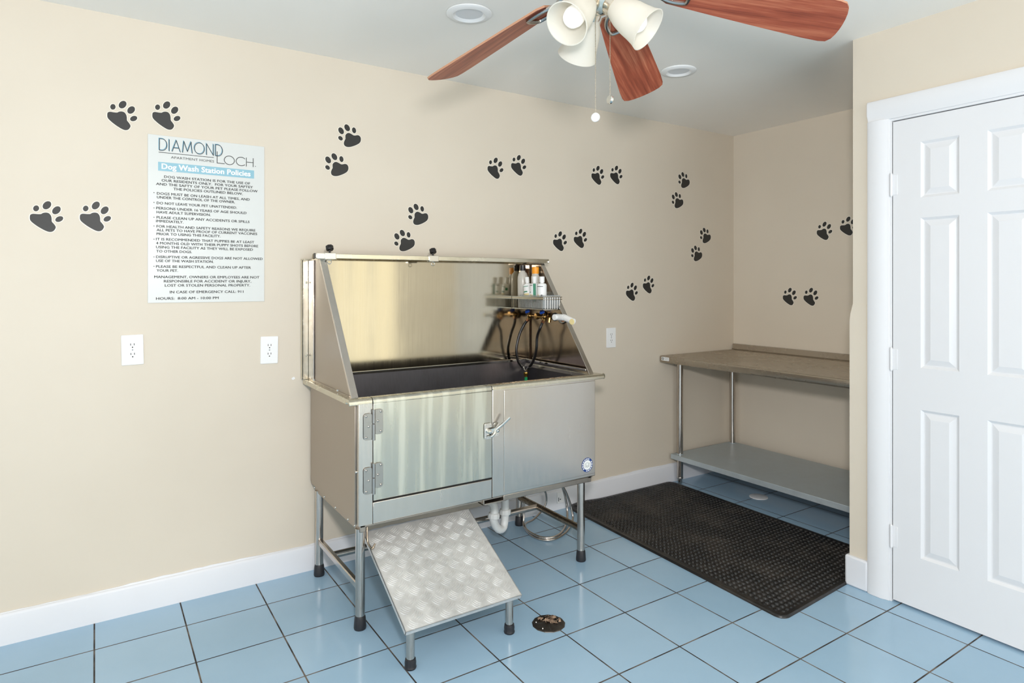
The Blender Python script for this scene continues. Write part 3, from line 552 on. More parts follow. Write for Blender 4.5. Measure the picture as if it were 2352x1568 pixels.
# hopper around the drain
b = MB(); o = [(-2.50, -.46, .407), (-2.06, -.46, .407), (-2.06, -.10, .407), (-2.50, -.10, .407), (-2.40, -.34, .352), (-2.20, -.34, .352), (-2.20, -.22, .352), (-2.40, -.22, .352)]
b.add(o, [(0, 1, 5, 4), (1, 2, 6, 5), (2, 3, 7, 6), (3, 0, 4, 7), (4, 5, 6, 7)]); b.build('sump', M['steel_side'], tub)
# side and back panels
for s, X in ((-1, x0-.006), (1, x1+.001)):
    b = MB(); b.prism([(yb-.0, .432), (yb-.02, .420), (-.637, .412), (-.637, .898), (yb, .898)], ((X, 0, 0), (0, 1, 0), (0, 0, 1), (1, 0, 0)), 0, .005)
    b.box((X+(.005 if s < 0 else 0), -.637, .412), (X+(.009 if s < 0 else -.0), -.633, .898))
    b.build('side_panel', M['steel_side'], tub, bevel=.0012)
for y, z in ((-.05, .40), (-.20, .399), (-.36, .398), (-.52, .397), (-.60, .397)): MB().sphere((x0+.007, y, z), .0045, 0, 8).build('rivet', M['chrome'], tub)
MB().sphere((x0-.001, -.641, .62), .005, 0, 8).build('rivet', M['chrome'], tub)
MB().box((x0, yb, .412), (x1, yb+.006, .90)).build('back_panel', M['steel_side'], tub)
# front corner post and the panel below the door
b = MB(); b.box((x0, yf, .413), (-3.0565, yf+.02, .888)); b.box((x0+.0005, yf+.0195, .4135), (x0+.004, -.642, .8875)); b.box((x0+.016, -.655, .413), (x0+.02, -.633, .888)); b.build('corner_post', S, tub, bevel=.003)
MB().box((-3.0555, yf-.001, .414), (-2.5095, yf+.02, .497)).build('lower_front_panel', M['steel_side'] if 0 else S, tub, bevel=.0025)
b = MB(); b.box((-2.5065, yf, .414), (x1, yf+.02, .888)); b.build('front_panel', S, tub, bevel=.003)
b = MB(); b.box((-2.447, yf-.0035, .428), (x1-.004, yf+.004, .880)); b.build('front_facing', S, tub, bevel=.0015)
MB().box((-3.06, yf+.004, .412), (-2.50, yf+.006, .90)).build('seam_shade', M['dark'], tub)  # dark sheet behind the door edges, seam shade put into its colour
# rolled rim, in sections; the door carries its own stretch of it
def rimprof(y, out=-.665, inn=-.622):
    P = [(inn, .893), (inn, .905), (inn-.003, zr)]
    P += [(out+.014+.014*math.cos(t), zr-.014+.014*math.sin(t)) for t in [PI/2+PI/2*i/6 for i in range(7)]]
    P += [(out, .884), (out+.004, .884), (out+.006, .893)]
    return P
def rimrun(b, xa, xb): b.prism(rimprof(0), ((0, 0, 0), (0, 1, 0), (0, 0, 1), (1, 0, 0)), xa, xb)
b = MB(); rimrun(b, -3.1515, -3.0565); rimrun(b, -2.5055, -1.8555)
b.box((-3.150, -.6225, .8845), (-3.098, -.0785, zr-.0005)); b.box((-1.925, -.6225, .8845), (-1.857, -.0785, zr-.0005)); b.box((-3.1505, -.078, .884), (-1.8565, -.014, zr))
b.build('rim', M['steel_rim'], tub, bevel=.0025, smooth=.9)
b = MB(); b.tube(spline([(-1.857, -.655, .889), (-1.850, -.655, .884), (-1.846, -.655, .892), (-1.848, -.655, .904), (-1.857, -.655, .908)], 4), .003, 6)
b.build('rim_end', M['steel_rim'], tub)
# door
b = MB(); rimrun(b, -3.0540, -2.5085); b.box((-3.0540, yf-.0005, .5035), (-2.5085, yf+.02, .8845))
door = b.build('door', M['marked'], tub, bevel=.0025, smooth=.9)
for (xa, za), (xb, zb_2) in ((PT['h1'][0][0::2], PT['h1'][1][0::2]), (PT['h2'][0][0::2], PT['h2'][1][0::2])):
    xs = -3.0552; top = za+.001; bot = zb_2-.001; fr = ((xs, yf-.003, 0), (1, 0, 0), (0, 0, 1), (0, -1, 0)); mid = (top+bot)/2
    b = MB(); b.prism(rrect(.004, bot+.011, .040, top, .012), fr, 0, .0025); b.prism(rrect(-.040, bot-.008, -.004, top-.013, .012), fr, 0, .0025)
    b.tube([(xs, yf-.008, bot-.010), (xs, yf-.008, mid-.001)], .0062, 12); b.tube([(xs, yf-.008, mid+.001), (xs, yf-.008, top+.001)], .0062, 12)
    for x, z in ((.030, top-.010), (.018, mid+.008), (.030, bot+.022), (-.030, top-.024), (-.020, mid-.010), (-.030, bot+.003)):
        b.sphere((xs+x, yf-.006, z), .0048, 0, 10, (1, .5, 1))
    b.build('hinge', M['nickel'], door, bevel=.0005)
# latch
P = PT['latch']; yl = yf-.004
b = MB(); b.prism(rrect(-2.551, .677, -2.513, .746, .008), ((0, yl, 0), (1, 0, 0), (0, 0, 1), (0, -1, 0)), 0, .003)
for x, z in ((-2.544, .739), (-2.520, .739), (-2.544, .684)): b.sphere((x, yl-.003, z), .004, 0, 8, (1, .5, 1))
la = b.build('latch_plate', M['chrome'], door, bevel=.0006)
b = MB(); b.tube(spline([(-2.538, yl-.012, .689), (-2.525, yl-.014, .689), (-2.512, yl-.016, .697), (-2.503, yl-.016, .712), (-2.494, yl-.018, .722), (-2.473, yl-.026, .7385), (-2.4435, yl-.040, .768)], 5), [.004]*6+[.006]*12+[.0065]*13, 10)
b.lathe([(.0001, .020), (.008, .019), (.011, .012), (.011, .003)], (-2.530, yl, .711), (0, -1, 0), 16)
b.add([(-2.530, yl-.014, .722), (-2.500, yl-.016, .724), (-2.500, yl-.016, .700), (-2.514, yl-.014, .700), (-2.530, yl-.012, .712)], [(0, 1, 2, 3, 4)])
b.build('latch_handle', M['chrome'], la)
b = MB(); b.prism(rrect(-2.505, .684, -2.476, .744, .007), ((0, yl, 0), (1, 0, 0), (0, 0, 1), (0, -1, 0)), 0, .003)
b.sphere((-2.491, yl-.012, .711), .0095, 0, 14); b.tube([(-2.491, yl, .711), (-2.491, yl-.010, .711)], .006, 10)
for x, z in ((-2.484, .693), (-2.497, .738)): b.sphere((x, yl-.003, z), .004, 0, 8, (1, .5, 1))
b.build('latch_keeper', M['chrome'], tub, bevel=.0006)
# basin
yi, xi0, xi1 = -.078, -3.110, -1.918
b = MB(); zf = .62
b.add([(xi0, -.622, .905), (xi1, -.622, .905), (xi1, yi, .93), (xi0, yi, .93), (xi0+.03, -.60, zf), (xi1-.03, -.60, zf), (xi1-.03, yi-.03, zf-.02), (xi0+.03, yi-.03, zf-.02)],
      [(0, 4, 5, 1), (1, 5, 6, 2), (2, 6, 7, 3), (3, 7, 4, 0), (4, 7, 6, 5)])
b.build('basin', M['basin'], tub, smooth=.3)
b = MB(); b.box((xi0, yi-.006, .918), (xi1, yi, .931)); b.box((xi1-.006, yi, .918), (xi1, -.60, .929)); b.box((xi0, yi, .912), (xi0+.006, -.60, .925))
b.build('basin_lip', M['chrome'], tub, bevel=.0015)
# splash guard: back panel, two sloped side panels with folded front edges, top rail
MB().box((-3.122, -.076, .925), (-1.900, -.072, 1.492)).build('back_splash', steel('splash_stainless', (186, 178, 160), .10, (30, 30, .8), .03, 5), tub)
for X, s in ((-3.125, 1), (-1.888, -1)):
    pf = ((X, 0, 0), (0, 1, 0), (0, 0, 1), (s, 0, 0))
    g = MB().prism([(-.036, zr), (-.618, zr), (-.200, 1.466), (-.036, 1.466)], pf, 0, .003).build('side_guard', M['steel_side'] if s > 0 else steel('warm_stainless', (190, 174, 160), .16, (20, 20, 1.2), .03, 5), tub)
    d = Vector((0, -.200+.618, 1.466-zr)).normalized(); nv = Vector((0, -d.z, d.y))
    b = MB(); o = Vector((X-.0008*s, -.619, zr)); b.prism([(0, 0), (.028*s, 0), (.028*s, .003), (.004*s, .003), (.004*s, .014), (0, .014)], (o, (1, 0, 0), -nv, d), -.002, (1.466-zr)/d.z)
    b.build('guard_edge', M['steel'], g, bevel=.0008)
    b = MB(); b.box((X-.004*s, -.600, .905), (X+.012*s, -.036, .912))
    b.build('guard_foot', M['steel_side'], g, bevel=.001)
    for y in (-.12, -.46): MB().tube([(X-.004*s, y, .912), (X-.004*s, y, .918)], .006, 8).build('bolt', M['chrome'], g)
# wall-side angle strips at the left end
b = MB(); b.box((-3.158, -.034, .908), (-3.124, -.030, 1.466)); b.box((-3.158, -.034, .908), (-3.154, -.004, 1.466)); b.box((-3.158, -.066, 1.464), (-3.10, -.004, 1.470))
for z in (1.36, 1.02): b.sphere((-3.140, -.036, z), .005, 0, 10, (1, .6, 1))
b.build('wall_angle', M['chrome'] if 0 else M['steel_rim'], tub, bevel=.001)
b = MB(); b.box((-3.131, -.118, .912), (-3.126, -.040, 1.462)); b.build('edge_strip', steel('bright_strip', (214, 204, 198), .18, (2, 2, 5), .08, 10), tub, bevel=.002)
b = MB(); b.box((-3.149, -.213, 1.468), (-1.862, -.192, 1.489)); rail = b.build('tether_rail', M['steel_rim'], tub, bevel=.0015)
b = MB(); b.box((-3.152, -.214, 1.467), (-3.149, -.191, 1.490)); b.build('rail_end', M['blackp'], rail)
MB().sphere((-1.868, -.216, 1.474), .0055, 0, 10).build('rail_bolt', M['chrome'], rail)
MB().box((-3.12, -.20, 1.464), (-3.05, -.078, 1.4675)).build('top_gusset', M['steel_side'], tub)
MB().box((-1.96, -.20, 1.464), (-1.901, -.078, 1.4675)).build('top_gusset', M['steel_side'], tub)
for X in (-3.083, -2.569):
    b = MB(); b.box((X-.026, -.2175, 1.463), (X+.026, -.188, 1.493)); c = b.build('tether_clamp', M['chrome'], tub, bevel=.002)
    if X < -3: MB().box((X-.062, -.2165, 1.465), (X-.022, -.189, 1.4915)).build('clamp_sleeve', M['chrome'], c, bevel=.002)
    MB().tube([(X, -.203, 1.490), (X, -.203, 1.506)], .0045, 10).build('clamp_stud', M['blackp'], c)
    b = MB(); b.prism([((.0155+.0025*(k % 2))*math.cos(2*PI*k/14), (.0155+.0025*(k % 2))*math.sin(2*PI*k/14)) for k in range(14)], ((X, -.203, 1.515), (1, 0, 0), (0, .9, -.44), (0, .44, .9)), -.011, .011)
    b.build('clamp_knob', M['blackp'], c, bevel=.003)
    MB().tube([(X+.009*math.cos(2*PI*i/20)-.004, -.212, 1.452+.009*math.sin(2*PI*i/20)) for i in range(20)], .0017, 8, closed=True).build('eye_ring', M['chrome'], c)
# round maker's sticker
cx_, cz_ = -1.9700, .4755; ys_ = yf-.0042
b = MB(); Cc = lambda r, n=40: [(cx_+r*math.cos(2*PI*i/n), cz_+r*1.0*math.sin(2*PI*i/n)) for i in range(n)]
fr = ((0, ys_+.0006, 0), (1, 0, 0), (0, 0, 1), (0, -1, 0))
b.prism(Cc(.0345), fr, 0, .0006, 0); b.prism(Cc(.0235), fr, 0, .0009, 1)
for i in range(15):
    if i in (2, 9): continue
    a0 = PI/2+.25-i*2*PI/15; a1 = a0-.30
    b.prism([(cx_+r*math.cos(a), cz_+r*math.sin(a)) for r, a in ((.0265, a0), (.0265, a1), (.0315, a1), (.0315, a0))], fr, 0, .0009, 1)
for (px_, pz_, r_, e_) in ((0, .000, .0100, 1.15), (-.0125, -.001, .0042, 2.1), (.0125, -.001, .0042, 2.1), (0, -.006, .0050, .7)):
    ring = [(cx_+px_+r_*math.cos(2*PI*i/18), ys_-.0004, cz_+pz_+r_*e_*math.sin(2*PI*i/18)) for i in range(18)]
    b.tube(ring, .0007, 5, 2, closed=True)
tag(b.build('round_sticker', [M['navy'], M['white'], M['grey']], tub), 'blue and white round sticker')
# drain trap
pt = [(-2.207, -.300, .40)]+[tuple(p) for p in PT['ptr'][:8]]+[(-2.300, -.325, .250), (-2.325, -.29, .272), (-2.385, -.21, .292), (-2.42, -.13, .30)]
b = MB(); b.tube(spline(pt, 6), .0205, 20)
tr = b.build('drain_trap', M['pvc'], tub, smooth=1.0)
for c, ax in (((-2.207, -.300, .186), (0, 0, 1)), ((-2.2995, -.34, .196), (.1, 0, 1))):
    b = MB(); b.lathe([(.021, -.013), (.029, -.013), (.030, -.010), (.030, .004), (.026, .013), (.021, .014)], c, ax, 12); b.build('slip_nut', M['pvc'], tr, smooth=.3, bevel=.001)
# ramp guide rails under the tub
b = MB(); b.box((-2.55, -.66, .386), (-2.43, -.40, .392)); b.box((-2.55, -.66, .386), (-2.544, -.40, .413)); b.box((-2.436, -.66, .386), (-2.43, -.40, .413))
b.build('ramp_rail', M['steel_side'], tub, bevel=.001)

# ================================================================ RAMP (pull-out step)
ramp = thing('pull_out_ramp', (-2.82, -.80, 0), 'sloping aluminium tread plate ramp on two short legs in front of the tub', 'ramp')
A = Vector((-3.064, -1.0, .145)); B_ = Vector((-2.577, -1.0, .145)); D = Vector((0, .42, .209)); Ux = (B_-A).normalized(); Uy = D.normalized(); Uz = Ux.cross(Uy); wid = (B_-A).length; ln = D.length
F = Matrix((Ux, Uy, Uz)).transposed(); TO = lambda a, c, h: A+Ux*a+Uy*c+Uz*h
b = MB(); b.prism([(0, 0), (wid, 0), (wid, ln), (0, ln)], (A, Ux, Uy, Uz), -.003, 0)
b.prism([(0, -.0), (wid, 0), (wid, .003), (0, .003)], (A, Ux, Uy, Uz), -.017, 0); b.prism([(0, 0), (.003, 0), (.003, ln), (0, ln)], (A, Ux, Uy, Uz), -.017, 0); b.prism([(wid-.003, 0), (wid, 0), (wid, ln), (wid-.003, ln)], (A, Ux, Uy, Uz), -.017, 0)
rnd = random.Random(7); pit = .0655
def bar(cx, cy, ang, L=.036, w=.0042, h=.0022):
    c, s_ = math.cos(ang), math.sin(ang); n = 7; vs = []; fs = []
    for i in range(n):
        t = -1+2*i/(n-1); ww = w/2*math.sqrt(max(0, 1-t*t*.97)); bow = .0028*(1-t*t)
        for q, hh in ((-1, 0), (-.45, 1), (.45, 1), (1, 0)):
            u = t*L/2; v = q*ww-bow; hz = h*hh*math.sqrt(max(.02, 1-t*t))
            a_, c_ = cx+u*c-v*s_, cy+u*s_+v*c
            vs.append(TO(a_, c_, hz-.0001))
    for i in range(n-1):
        for k in range(3): fs.append((i*4+k, i*4+k+1, i*4+4+k+1, i*4+4+k))
    # keep only bars that lie on the plate
    if .015 < cx < wid-.015 and .014 < cy < ln-.010: b.add(vs, fs, 0)
for i in range(-1, 9):
    for j in range(-1, 9):
        for ty, (ox, oy) in enumerate(((0, 0), (.5, .5))):
            gx, gy = .030+(i+ox)*pit, .020+(j+oy)*pit; ang = -.86 if ty == 0 else .70
            px, py = -math.sin(ang), math.cos(ang)
            for k in range(-2, 3): bar(gx+px*k*.0080, gy+py*k*.0080, ang)
pl = b.build('tread_plate', M['alum'], ramp, smooth=.9)
# scuffs and dents of the old plate
for x, y in ((-3.036, -.976), (-2.620, -.976)):
    l = MB().tube([(x, y, .02), (x, y, .142)], .0150, 20).build('leg', M['tube'], ramp)
    MB().lathe([(.0001, .0005), (.0200, .0005), (.0215, .006), (.0195, .011), (.0205, .022), (.0185, .034), (.0155, .036)], (x, y, 0), n=24).build('rubber_foot', M['rubber'], l)
b = MB(); b.tube(spline([(-3.062, -.62, .395), (-3.068, -.64, .34), (-3.060, -.665, .318), (-3.045, -.66, .332)], 4), .004, 8); b.build('hook', M['tube_brown'], ramp)

# ================================================================ HOSES UNDER THE TUB
for nm, k, lab in (('coilA', 0, 'outer loop of thin grey metal hose hanging under the right side of the tub'), ('coilB', 1, 'inner loop of thin grey metal hose under the tub, against the baseboard jack')):
    pts = [tuple(p) for p in PT[nm]]; a = pts[0]; z = pts[-1]
    pts = [(a[0]-.03, a[1], .402)]+pts+[(z[0]-.01, z[1], .402)]
    b = MB(); b.tube(spline(pts, 8), .0062, 10); tag(b.build('metal_hose', M['tube'], smooth=1.2), lab, 'hose', 'metal hoses under the tub')

# ================================================================ FAUCET
fa = thing('hose_faucet', (-1.915, -.20, 1.176), 'brass twin faucet with blue handles and black hoses on the tub guard', 'faucet')
yv = .5*(PT['vl'][1]+PT['vr'][1]); xw = -1.893
fl_y = PT['flange'][1]-.045
b = MB(); b.lathe([(.0001, 0), (.024, 0), (.027, .004), (.024, .010), (.014, .013)], (xw, -.208, 1.176), (-1, 0, 0), 24); b.lathe([(.010, 0), (.010, .03), (.016, .034), (.019, .045), (.016, .058), (.0001, .06)], (xw, -.208, 1.176), (-1, 0, 0), 8)
b.tube([(-1.945, -.155, 1.178), (-1.940, -.30, 1.170)], .0085, 14)
b.build('faucet_body', M['brass'], fa, bevel=.0008)
for vy, hp, hn in ((-.152, PT['hl'], PT['hoseL'][0]), (-.290, PT['hr'], PT['hoseR'][0])):
    b = MB(); c = Vector((-1.948, vy, 1.176)); b.sphere(c, .0155, 0, 14)
    b.tube([c, Vector(hn)+Vector((0, 0, -.004))], [.012, .0115], 12); b.tube([c, c+Vector((-.012, 0, .022))], .008, 10)
    vb = b.build('valve', M['brass'], fa)
    b = MB(); h = c+Vector((-.016, 0, .026)); b.prism([((.013 if k % 2 else .018)*math.cos(2*PI*k/8), (.013 if k % 2 else .018)*math.sin(2*PI*k/8)) for k in range(8)], (h, (0, 1, 0), (.85, 0, .5), (-.5, 0, .85)), -.006, .007)
    b.build('valve_handle', M['bluep'], vb, bevel=.002)
for nm in ('hoseL', 'hoseR'):
    p = [Vector(q) for q in PT[nm]]
    sp_ = spline(p, 8); b = MB(); b.tube(sp_, .0078, 14); hz = b.build('rubber_hose', M['hose'], fa, smooth=1.2)
    MB().tube(sp_[:5], .0092, 12).build('top_crimp', M['copper'], hz); MB().tube(sp_[-5:], .0088, 12).build('end_crimp', M['chrome'], hz)
Y = Vector(PT['Y']); b = MB(); b.tube([Vector(PT['hoseL'][-1]), Y+Vector((0, 0, 0))], .0055, 10); b.tube([Vector(PT['hoseR'][-1]), Y], .0055, 10); b.tube([Y, Y+Vector((0, 0, -.012))], .007, 10)
b.build('y_connector', M['chrome'], fa)
b = MB(); b.lathe([(.007, 0), (.0125, -.001), (.0135, -.006), (.0125, -.014), (.009, -.016), (.009, -.03)], Y+Vector((0, 0, -.008)), (0, 0, 1), 8); b.build('brass_coupling', M['brassy'], fa, bevel=.0006)
b = MB(); b.tube(spline([Y+Vector((0, 0, -.034)), Y+Vector((0, -.002, -.08)), Y+Vector((-.01, -.02, -.17)), Y+Vector((-.10, -.12, -.247)), Y+Vector((-.30, -.2, -.252)), Y+Vector((-.45, -.10, -.258))], 8), .0088, 14); b.build('green_hose', M['green'], fa, smooth=1.2)
# white hook fitting on the right
t = thing('pipe_fitting', (-1.89, -.42, 1.178), 'white plastic pipe fitting with a black collar right of the brass faucet', 'pipe fitting')
b = MB(); c = Vector((-1.930, -.372, 1.178)); b.tube([c+Vector((0, -.0, 0)), c+Vector((.004, -.062, 0))], .017, 18); b.tube([c+Vector((.004, -.066, -.001)), c+Vector((.008, -.132, -.018))], [.017, .0155], 18)
b.lathe([(.0001, .0), (.016, 0), (.016, .012), (.0001, .013)], c+Vector((-.015, -.012, 0)), (-1, -.1, 0), 20)
b.build('fitting_body', M['white'], t, bevel=.001)
MB().lathe([(.0001, .002), (.013, .002), (.015, 0)], c+Vector((-.008, -.138, -.018)), (-.9, -.4, 0), 18).build('end_cap', M['cream'], t)
b = MB(); b.tube([(-.019*math.cos(2*PI*i/20)*.35-1.925, -.342-.003*math.sin(2*PI*i/20)*0+.0*i, 1.178+.019*math.sin(2*PI*i/20)) if 0 else (-1.925+.018*math.cos(2*PI*i/20), -.352, 1.178+.018*math.sin(2*PI*i/20)) for i in range(20)], .005, 8, closed=True)
b.tube([(-1.925, -.352, 1.178), (-1.925, -.366, 1.178)], .014, 14); b.build('collar', M['blackp'], t)
b = MB(); b.tube([(-1.925, -.352, 1.178), (-1.940, -.318, 1.170)], .009, 12); b.tube([(-1.945, -.330, 1.172), (-1.948, -.330, 1.148)], .010, 10)
b.build('elbow', M['brass'], t)
b = MB(); b.tube(spline([(-1.930, -.395, 1.158), (-1.935, -.43, 1.150), (-1.93, -.455, 1.160)], 4), .006, 8); b.build('strap', M['nickel'], t)

# ================================================================ BASKET AND BOTTLES
bx0, bx1, by0, by1, bz0, bz1 = -2.017, -1.896, -.372, -.079, 1.218, 1.283
bk = thing('wire_basket', (-1.895, -.235, 1.21), 'chrome wire basket holding shampoo bottles on the right tub guard', 'basket')
b = MB(); k = .0018
ringt = [(bx0, by0, bz1), (bx1, by0, bz1), (bx1, by1, bz1), (bx0, by1, bz1)]
for z in (bz1, bz1-.012): b.tube([(x, y, z) for x, y, _ in ringt], .0026, 8, closed=True)
b.box((bx0-.0015, by0, bz1-.012), (bx0+.0005, by1, bz1+.001))
b.tube([(x, y, bz0) for x, y, _ in ringt], .0026, 8, closed=True)
y = by0+.012
i = 0
while y < by1:
    if not (i % 100 == 99): b.tube([(bx0, y, bz1), (bx0, y, bz0), (bx1, y, bz0), (bx1, y, bz1)], k, 6)
    y += .0125; i += 1
x = bx0+.014
while x < bx1: b.tube([(x, by0, bz1), (x, by0, bz0), (x, by1, bz0), (x, by1, bz1)], k, 6); x += .0155
b.build('wire_frame', M['chrome'], bk)
b = MB(); b.box((bx1-.002, -.30, 1.285), (bx1+.001, -.18, 1.31)); b.build('hanging_plate', M['chrome'], bk)
# clear tray standing inside the basket
b = MB(); X0, X1, Y0, Y1 = -2.0145, -1.902, -.368, -.150
fo_ = lambda k, z: [(X0+k, Y0+k, z), (X1-k, Y0+k, z), (X1-k, Y1-k, z), (X0+k, Y1-k, z)]
vs = fo_(0, 1.293); q = fo_(.0015, 1.2225); vi = fo_(.0015, 1.293)+fo_(.003, 1.2245)
b.add(vs+q+vi, [(0, 1, 5, 4), (1, 2, 6, 5), (2, 3, 7, 6), (3, 0, 4, 7), (4, 5, 6, 7), (8, 12, 13, 9), (9, 13, 14, 10), (10, 14, 15, 11), (11, 15, 12, 8), (12, 15, 14, 13), (0, 8, 9, 1), (1, 9, 10, 2), (2, 10, 11, 3), (3, 11, 8, 0)])
tag(b.build('plastic_tray', M['clear'], bevel=.001), 'clear plastic tray inside the wire basket, under the white bottles', 'tray')
def bottle(name, x, y, z, r, h, neck, caph, capr, mb, mc, label, lean=(0, 0), labels=(), sy=1.0, spout=False):
    root = thing(name, (x, y, z), label, 'bottle', 'pet shampoo bottles in the basket')
    ax = Vector((lean[0], lean[1], 1)).normalized()
    def T(bm):
        qd = Vector((0, 0, 1)).rotation_difference(ax); o = Vector((x, y, z))
        bm.v = [o+qd @ (Vector((v.x, v.y*sy, v.z))) for v in bm.v]; return bm
    pr = ([(.0001, 0), (r*.9, 0), (r, .004), (r, h*.72), (r*.97, h*.82), (r*.8, h*.92), (neck, h*.97), (neck, h)] if spout else [(.0001, 0), (r*.92, 0), (r, .004), (r, h*.87), (r*.96, h*.91), (r*.82, h*.945), (neck, h*.965), (neck, h)])
    bd = T(MB().lathe(pr, n=32)).build('bottle_body', mb, root, smooth=.9)
    T(MB().lathe([(.0001, h-.001), (capr*.97, h-.001), (capr, h+.001), (capr, h+caph-.002), (capr*.92, h+caph), (.0001, h+caph)], n=24)).build('cap', mc, root, smooth=.5)
    for (a0, a1, z0, z1, m, nm) in labels:
        n = 10; bm = MB(); vs = [((r+.0004)*math.cos(a0+(a1-a0)*i/n), (r+.0004)*math.sin(a0+(a1-a0)*i/n), q) for q in (z0, z1) for i in range(n+1)]
        bm.add(vs, [(i, i+1, n+2+i, n+1+i) for i in range(n)]); T(bm).build(nm, M[m], bd)
    if spout: bm = MB().tube([(0, 0, h+caph), (.0, 0, h+caph+.006), (.006, -.028, h+caph+.012)], .0025, 8); T(bm).build('spout', mc, root)
    return root
zB = 1.2215
bottle('shampoo_bottle', -1.966, -.111, zB, .0300, .206, .014, .030, .0165, M['milky'], M['blackp'], 'tall slim milky bottle with a black cap at the left end of the basket', (.0, .02), spout=True)
bottle('shampoo_bottle', -1.938, -.190, zB+.004, .024, .184, .018, .036, .0195, M['milky'], M['orange'], 'bottle with a bright orange cap behind the white bottles', (0, 0))
W_ = PI+.15
bottle('shampoo_bottle', -1.985, -.203, zB+.004, .0245, .136, .0095, .030, .0120, M['white'], M['white'], 'small white bottle leaning left with a small green square on its label', (.0, .17), [(W_-.9, W_+.9, .06, .075, 'cream', 'label_band'), (W_-.9, W_+.9, .112, .115, 'greenl', 'label_line'), (W_-1.5, W_-.9, .094, .110, 'greenl', 'label_square'), (W_-.8, W_+.6, .082, .088, 'greenl', 'label_print')], 1)
bottle('shampoo_bottle', -1.986, -.256, zB+.004, .0270, .136, .011, .031, .0135, M['white'], M['white'], 'small white bottle with a broad green stripe, middle one in the basket', (.0, .03), [(W_+.45, W_+1.0, .03, .128, 'greenl', 'label_stripe'), (W_-1, W_+.3, .058, .070, 'cream', 'label_band'), (W_-1, W_+.3, .118, .121, 'ink', 'label_line'), (W_-.8, W_-.2, .080, .086, 'greenl', 'label_print')], 1)
bottle('shampoo_bottle', -1.984, -.316, zB+.004, .0250, .136, .010, .030, .0135, M['white'], M['white'], 'small white bottle nearest the sloped guard edge, right one in the basket', (.0, .01), [(W_-1.1, W_-.75, .03, .128, 'greenl', 'label_stripe'), (W_-.6, W_+.1, .055, .070, 'cream', 'label_band'), (W_-.7, W_+1, .112, .115, 'ink', 'label_line'), (W_+.5, W_+.9, .045, .07, 'ink', 'label_emblem')], 1)

# ================================================================ STEEL TABLE
tb = thing('steel_work_table', (-.40, -.75, 0), 'stainless steel work table with a lower shelf in the alcove corner', 'table')
zt_, tx0, ty0, ty1 = .868, -.778, -1.482, -.006
b = MB(); P2 = [(-.014, zt_-.001)] if 0 else None
pr = [(tx0+.020, zt_-.045), (tx0+.006, zt_-.045), (tx0, zt_-.036), (tx0, zt_-.010)]+[(tx0+.010-.010*math.cos(t), zt_-.010+.010*math.sin(t)) for t in (.4, .8, 1.2, PI/2)]
pr += [(-.032, zt_), (-.022, zt_+.006), (-.018, zt_+.040), (-.005, zt_+.042), (-.004, zt_-.045), (-.02, zt_-.045), (-.02, zt_-.004), (tx0+.02, zt_-.004)]
b.prism(pr, ((0, 0, 0), (1, 0, 0), (0, 0, 1), (0, 1, 0)), ty0, ty1); tp = b.build('table_top', M['tabletop'], tb, smooth=.7)
MB().box((tx0+.02, ty1-.006, zt_-.040), (-.02, ty1-.001, zt_-.004)).build('end_apron', M['tabletop'], tp)
b = MB(); b.prism(rrect(-.088, .838, -.022, .862, .003), ((tx0-.0003, 0, 0), (0, 1, 0), (0, 0, 1), (-1, 0, 0)), 0, .0006, 0)
fr = ((tx0-.0003, 0, 0), (0, 1, 0), (0, 0, 1), (-1, 0, 0))
b.prism(arc(-.034, .850, .0085, .0085, 0, 2*PI, 18)[:-1], fr, 0, .0009, 1); b.prism(arc(-.034, .850, .0042, .0042, 0, 2*PI, 12)[:-1], fr, 0, .0011, 0)
for z in (.856, .846): b.prism([(-.082, z-.0015), (-.048, z-.0015), (-.048, z+.0015), (-.082, z+.0015)], fr, 0, .0009, 2)
b.build('table_sticker', [M['white'], M['ink'], M['grey']], tp)
for x, y in ((-.655, -.072), (-.655, -1.42), (-.105, -.072), (-.105, -1.42)):
    l = MB().tube([(x, y, .045), (x, y, zt_-.030)], .0205, 24).build('leg', M['zinc'] if 0 else M['tube'], tb)
    MB().lathe([(.0001, 0), (.010, 0), (.014, .006), (.014, .03), (.021, .038), (.021, .047), (.0195, .05)], (x, y, 0), n=20).build('foot', M['nickel'], l)
    MB().lathe([(.0235, -.010), (.0235, .003), (.0207, .004)], (x, y, .201), n=20).build('collar', M['zinc'], l)
zs = .200
b = MB(); b.prism([(-.700, zs-.033), (-.694, zs-.033), (-.694, zs-.004), (-.075, zs-.004), (-.075, zs-.033), (-.069, zs-.033), (-.069, zs), (-.700, zs)], ((0, 0, 0), (1, 0, 0), (0, 0, 1), (0, 1, 0)), -1.47, -.03)
b.box((-.698, -.036, zs-.033), (-.07, -.030, zs)); b.build('lower_shelf', M['zinc'], tb, bevel=.002)

# ================================================================ RUBBER MAT
import numpy as np
Q = [np.array(q) for q in ((-1.583, -.024), (-.690, -.024), (-.722, -1.452), (-1.652, -1.508))]
nx, ny = 312, 500
u = np.linspace(0, 1, nx); v = np.linspace(0, 1, ny); Ug, Vg = np.meshgrid(u, v)
XY = (Q[0][None, None]*((1-Ug)*(1-Vg))[..., None]+Q[1][None, None]*(Ug*(1-Vg))[..., None]+Q[2][None, None]*(Ug*Vg)[..., None]+Q[3][None, None]*((1-Ug)*Vg)[..., None])
wu, wv = .91, 1.45; a = Ug*wu; c = Vg*wv; pit_ = .0268
fu = ((a/pit_+.08*np.sin(c*40)) % 1)-.5; fv = ((c/pit_+.08*np.sin(a*37)) % 1)-.5
rr = np.sqrt((fu)**2+(fv)**2); hole = 1/(1+np.exp((rr-.34)*22))
h = .0125+.0012*np.cos(a*61)*np.cos(c*53)*0-.0095*hole+.0026*np.exp(-((rr-.46)/.10)**2)
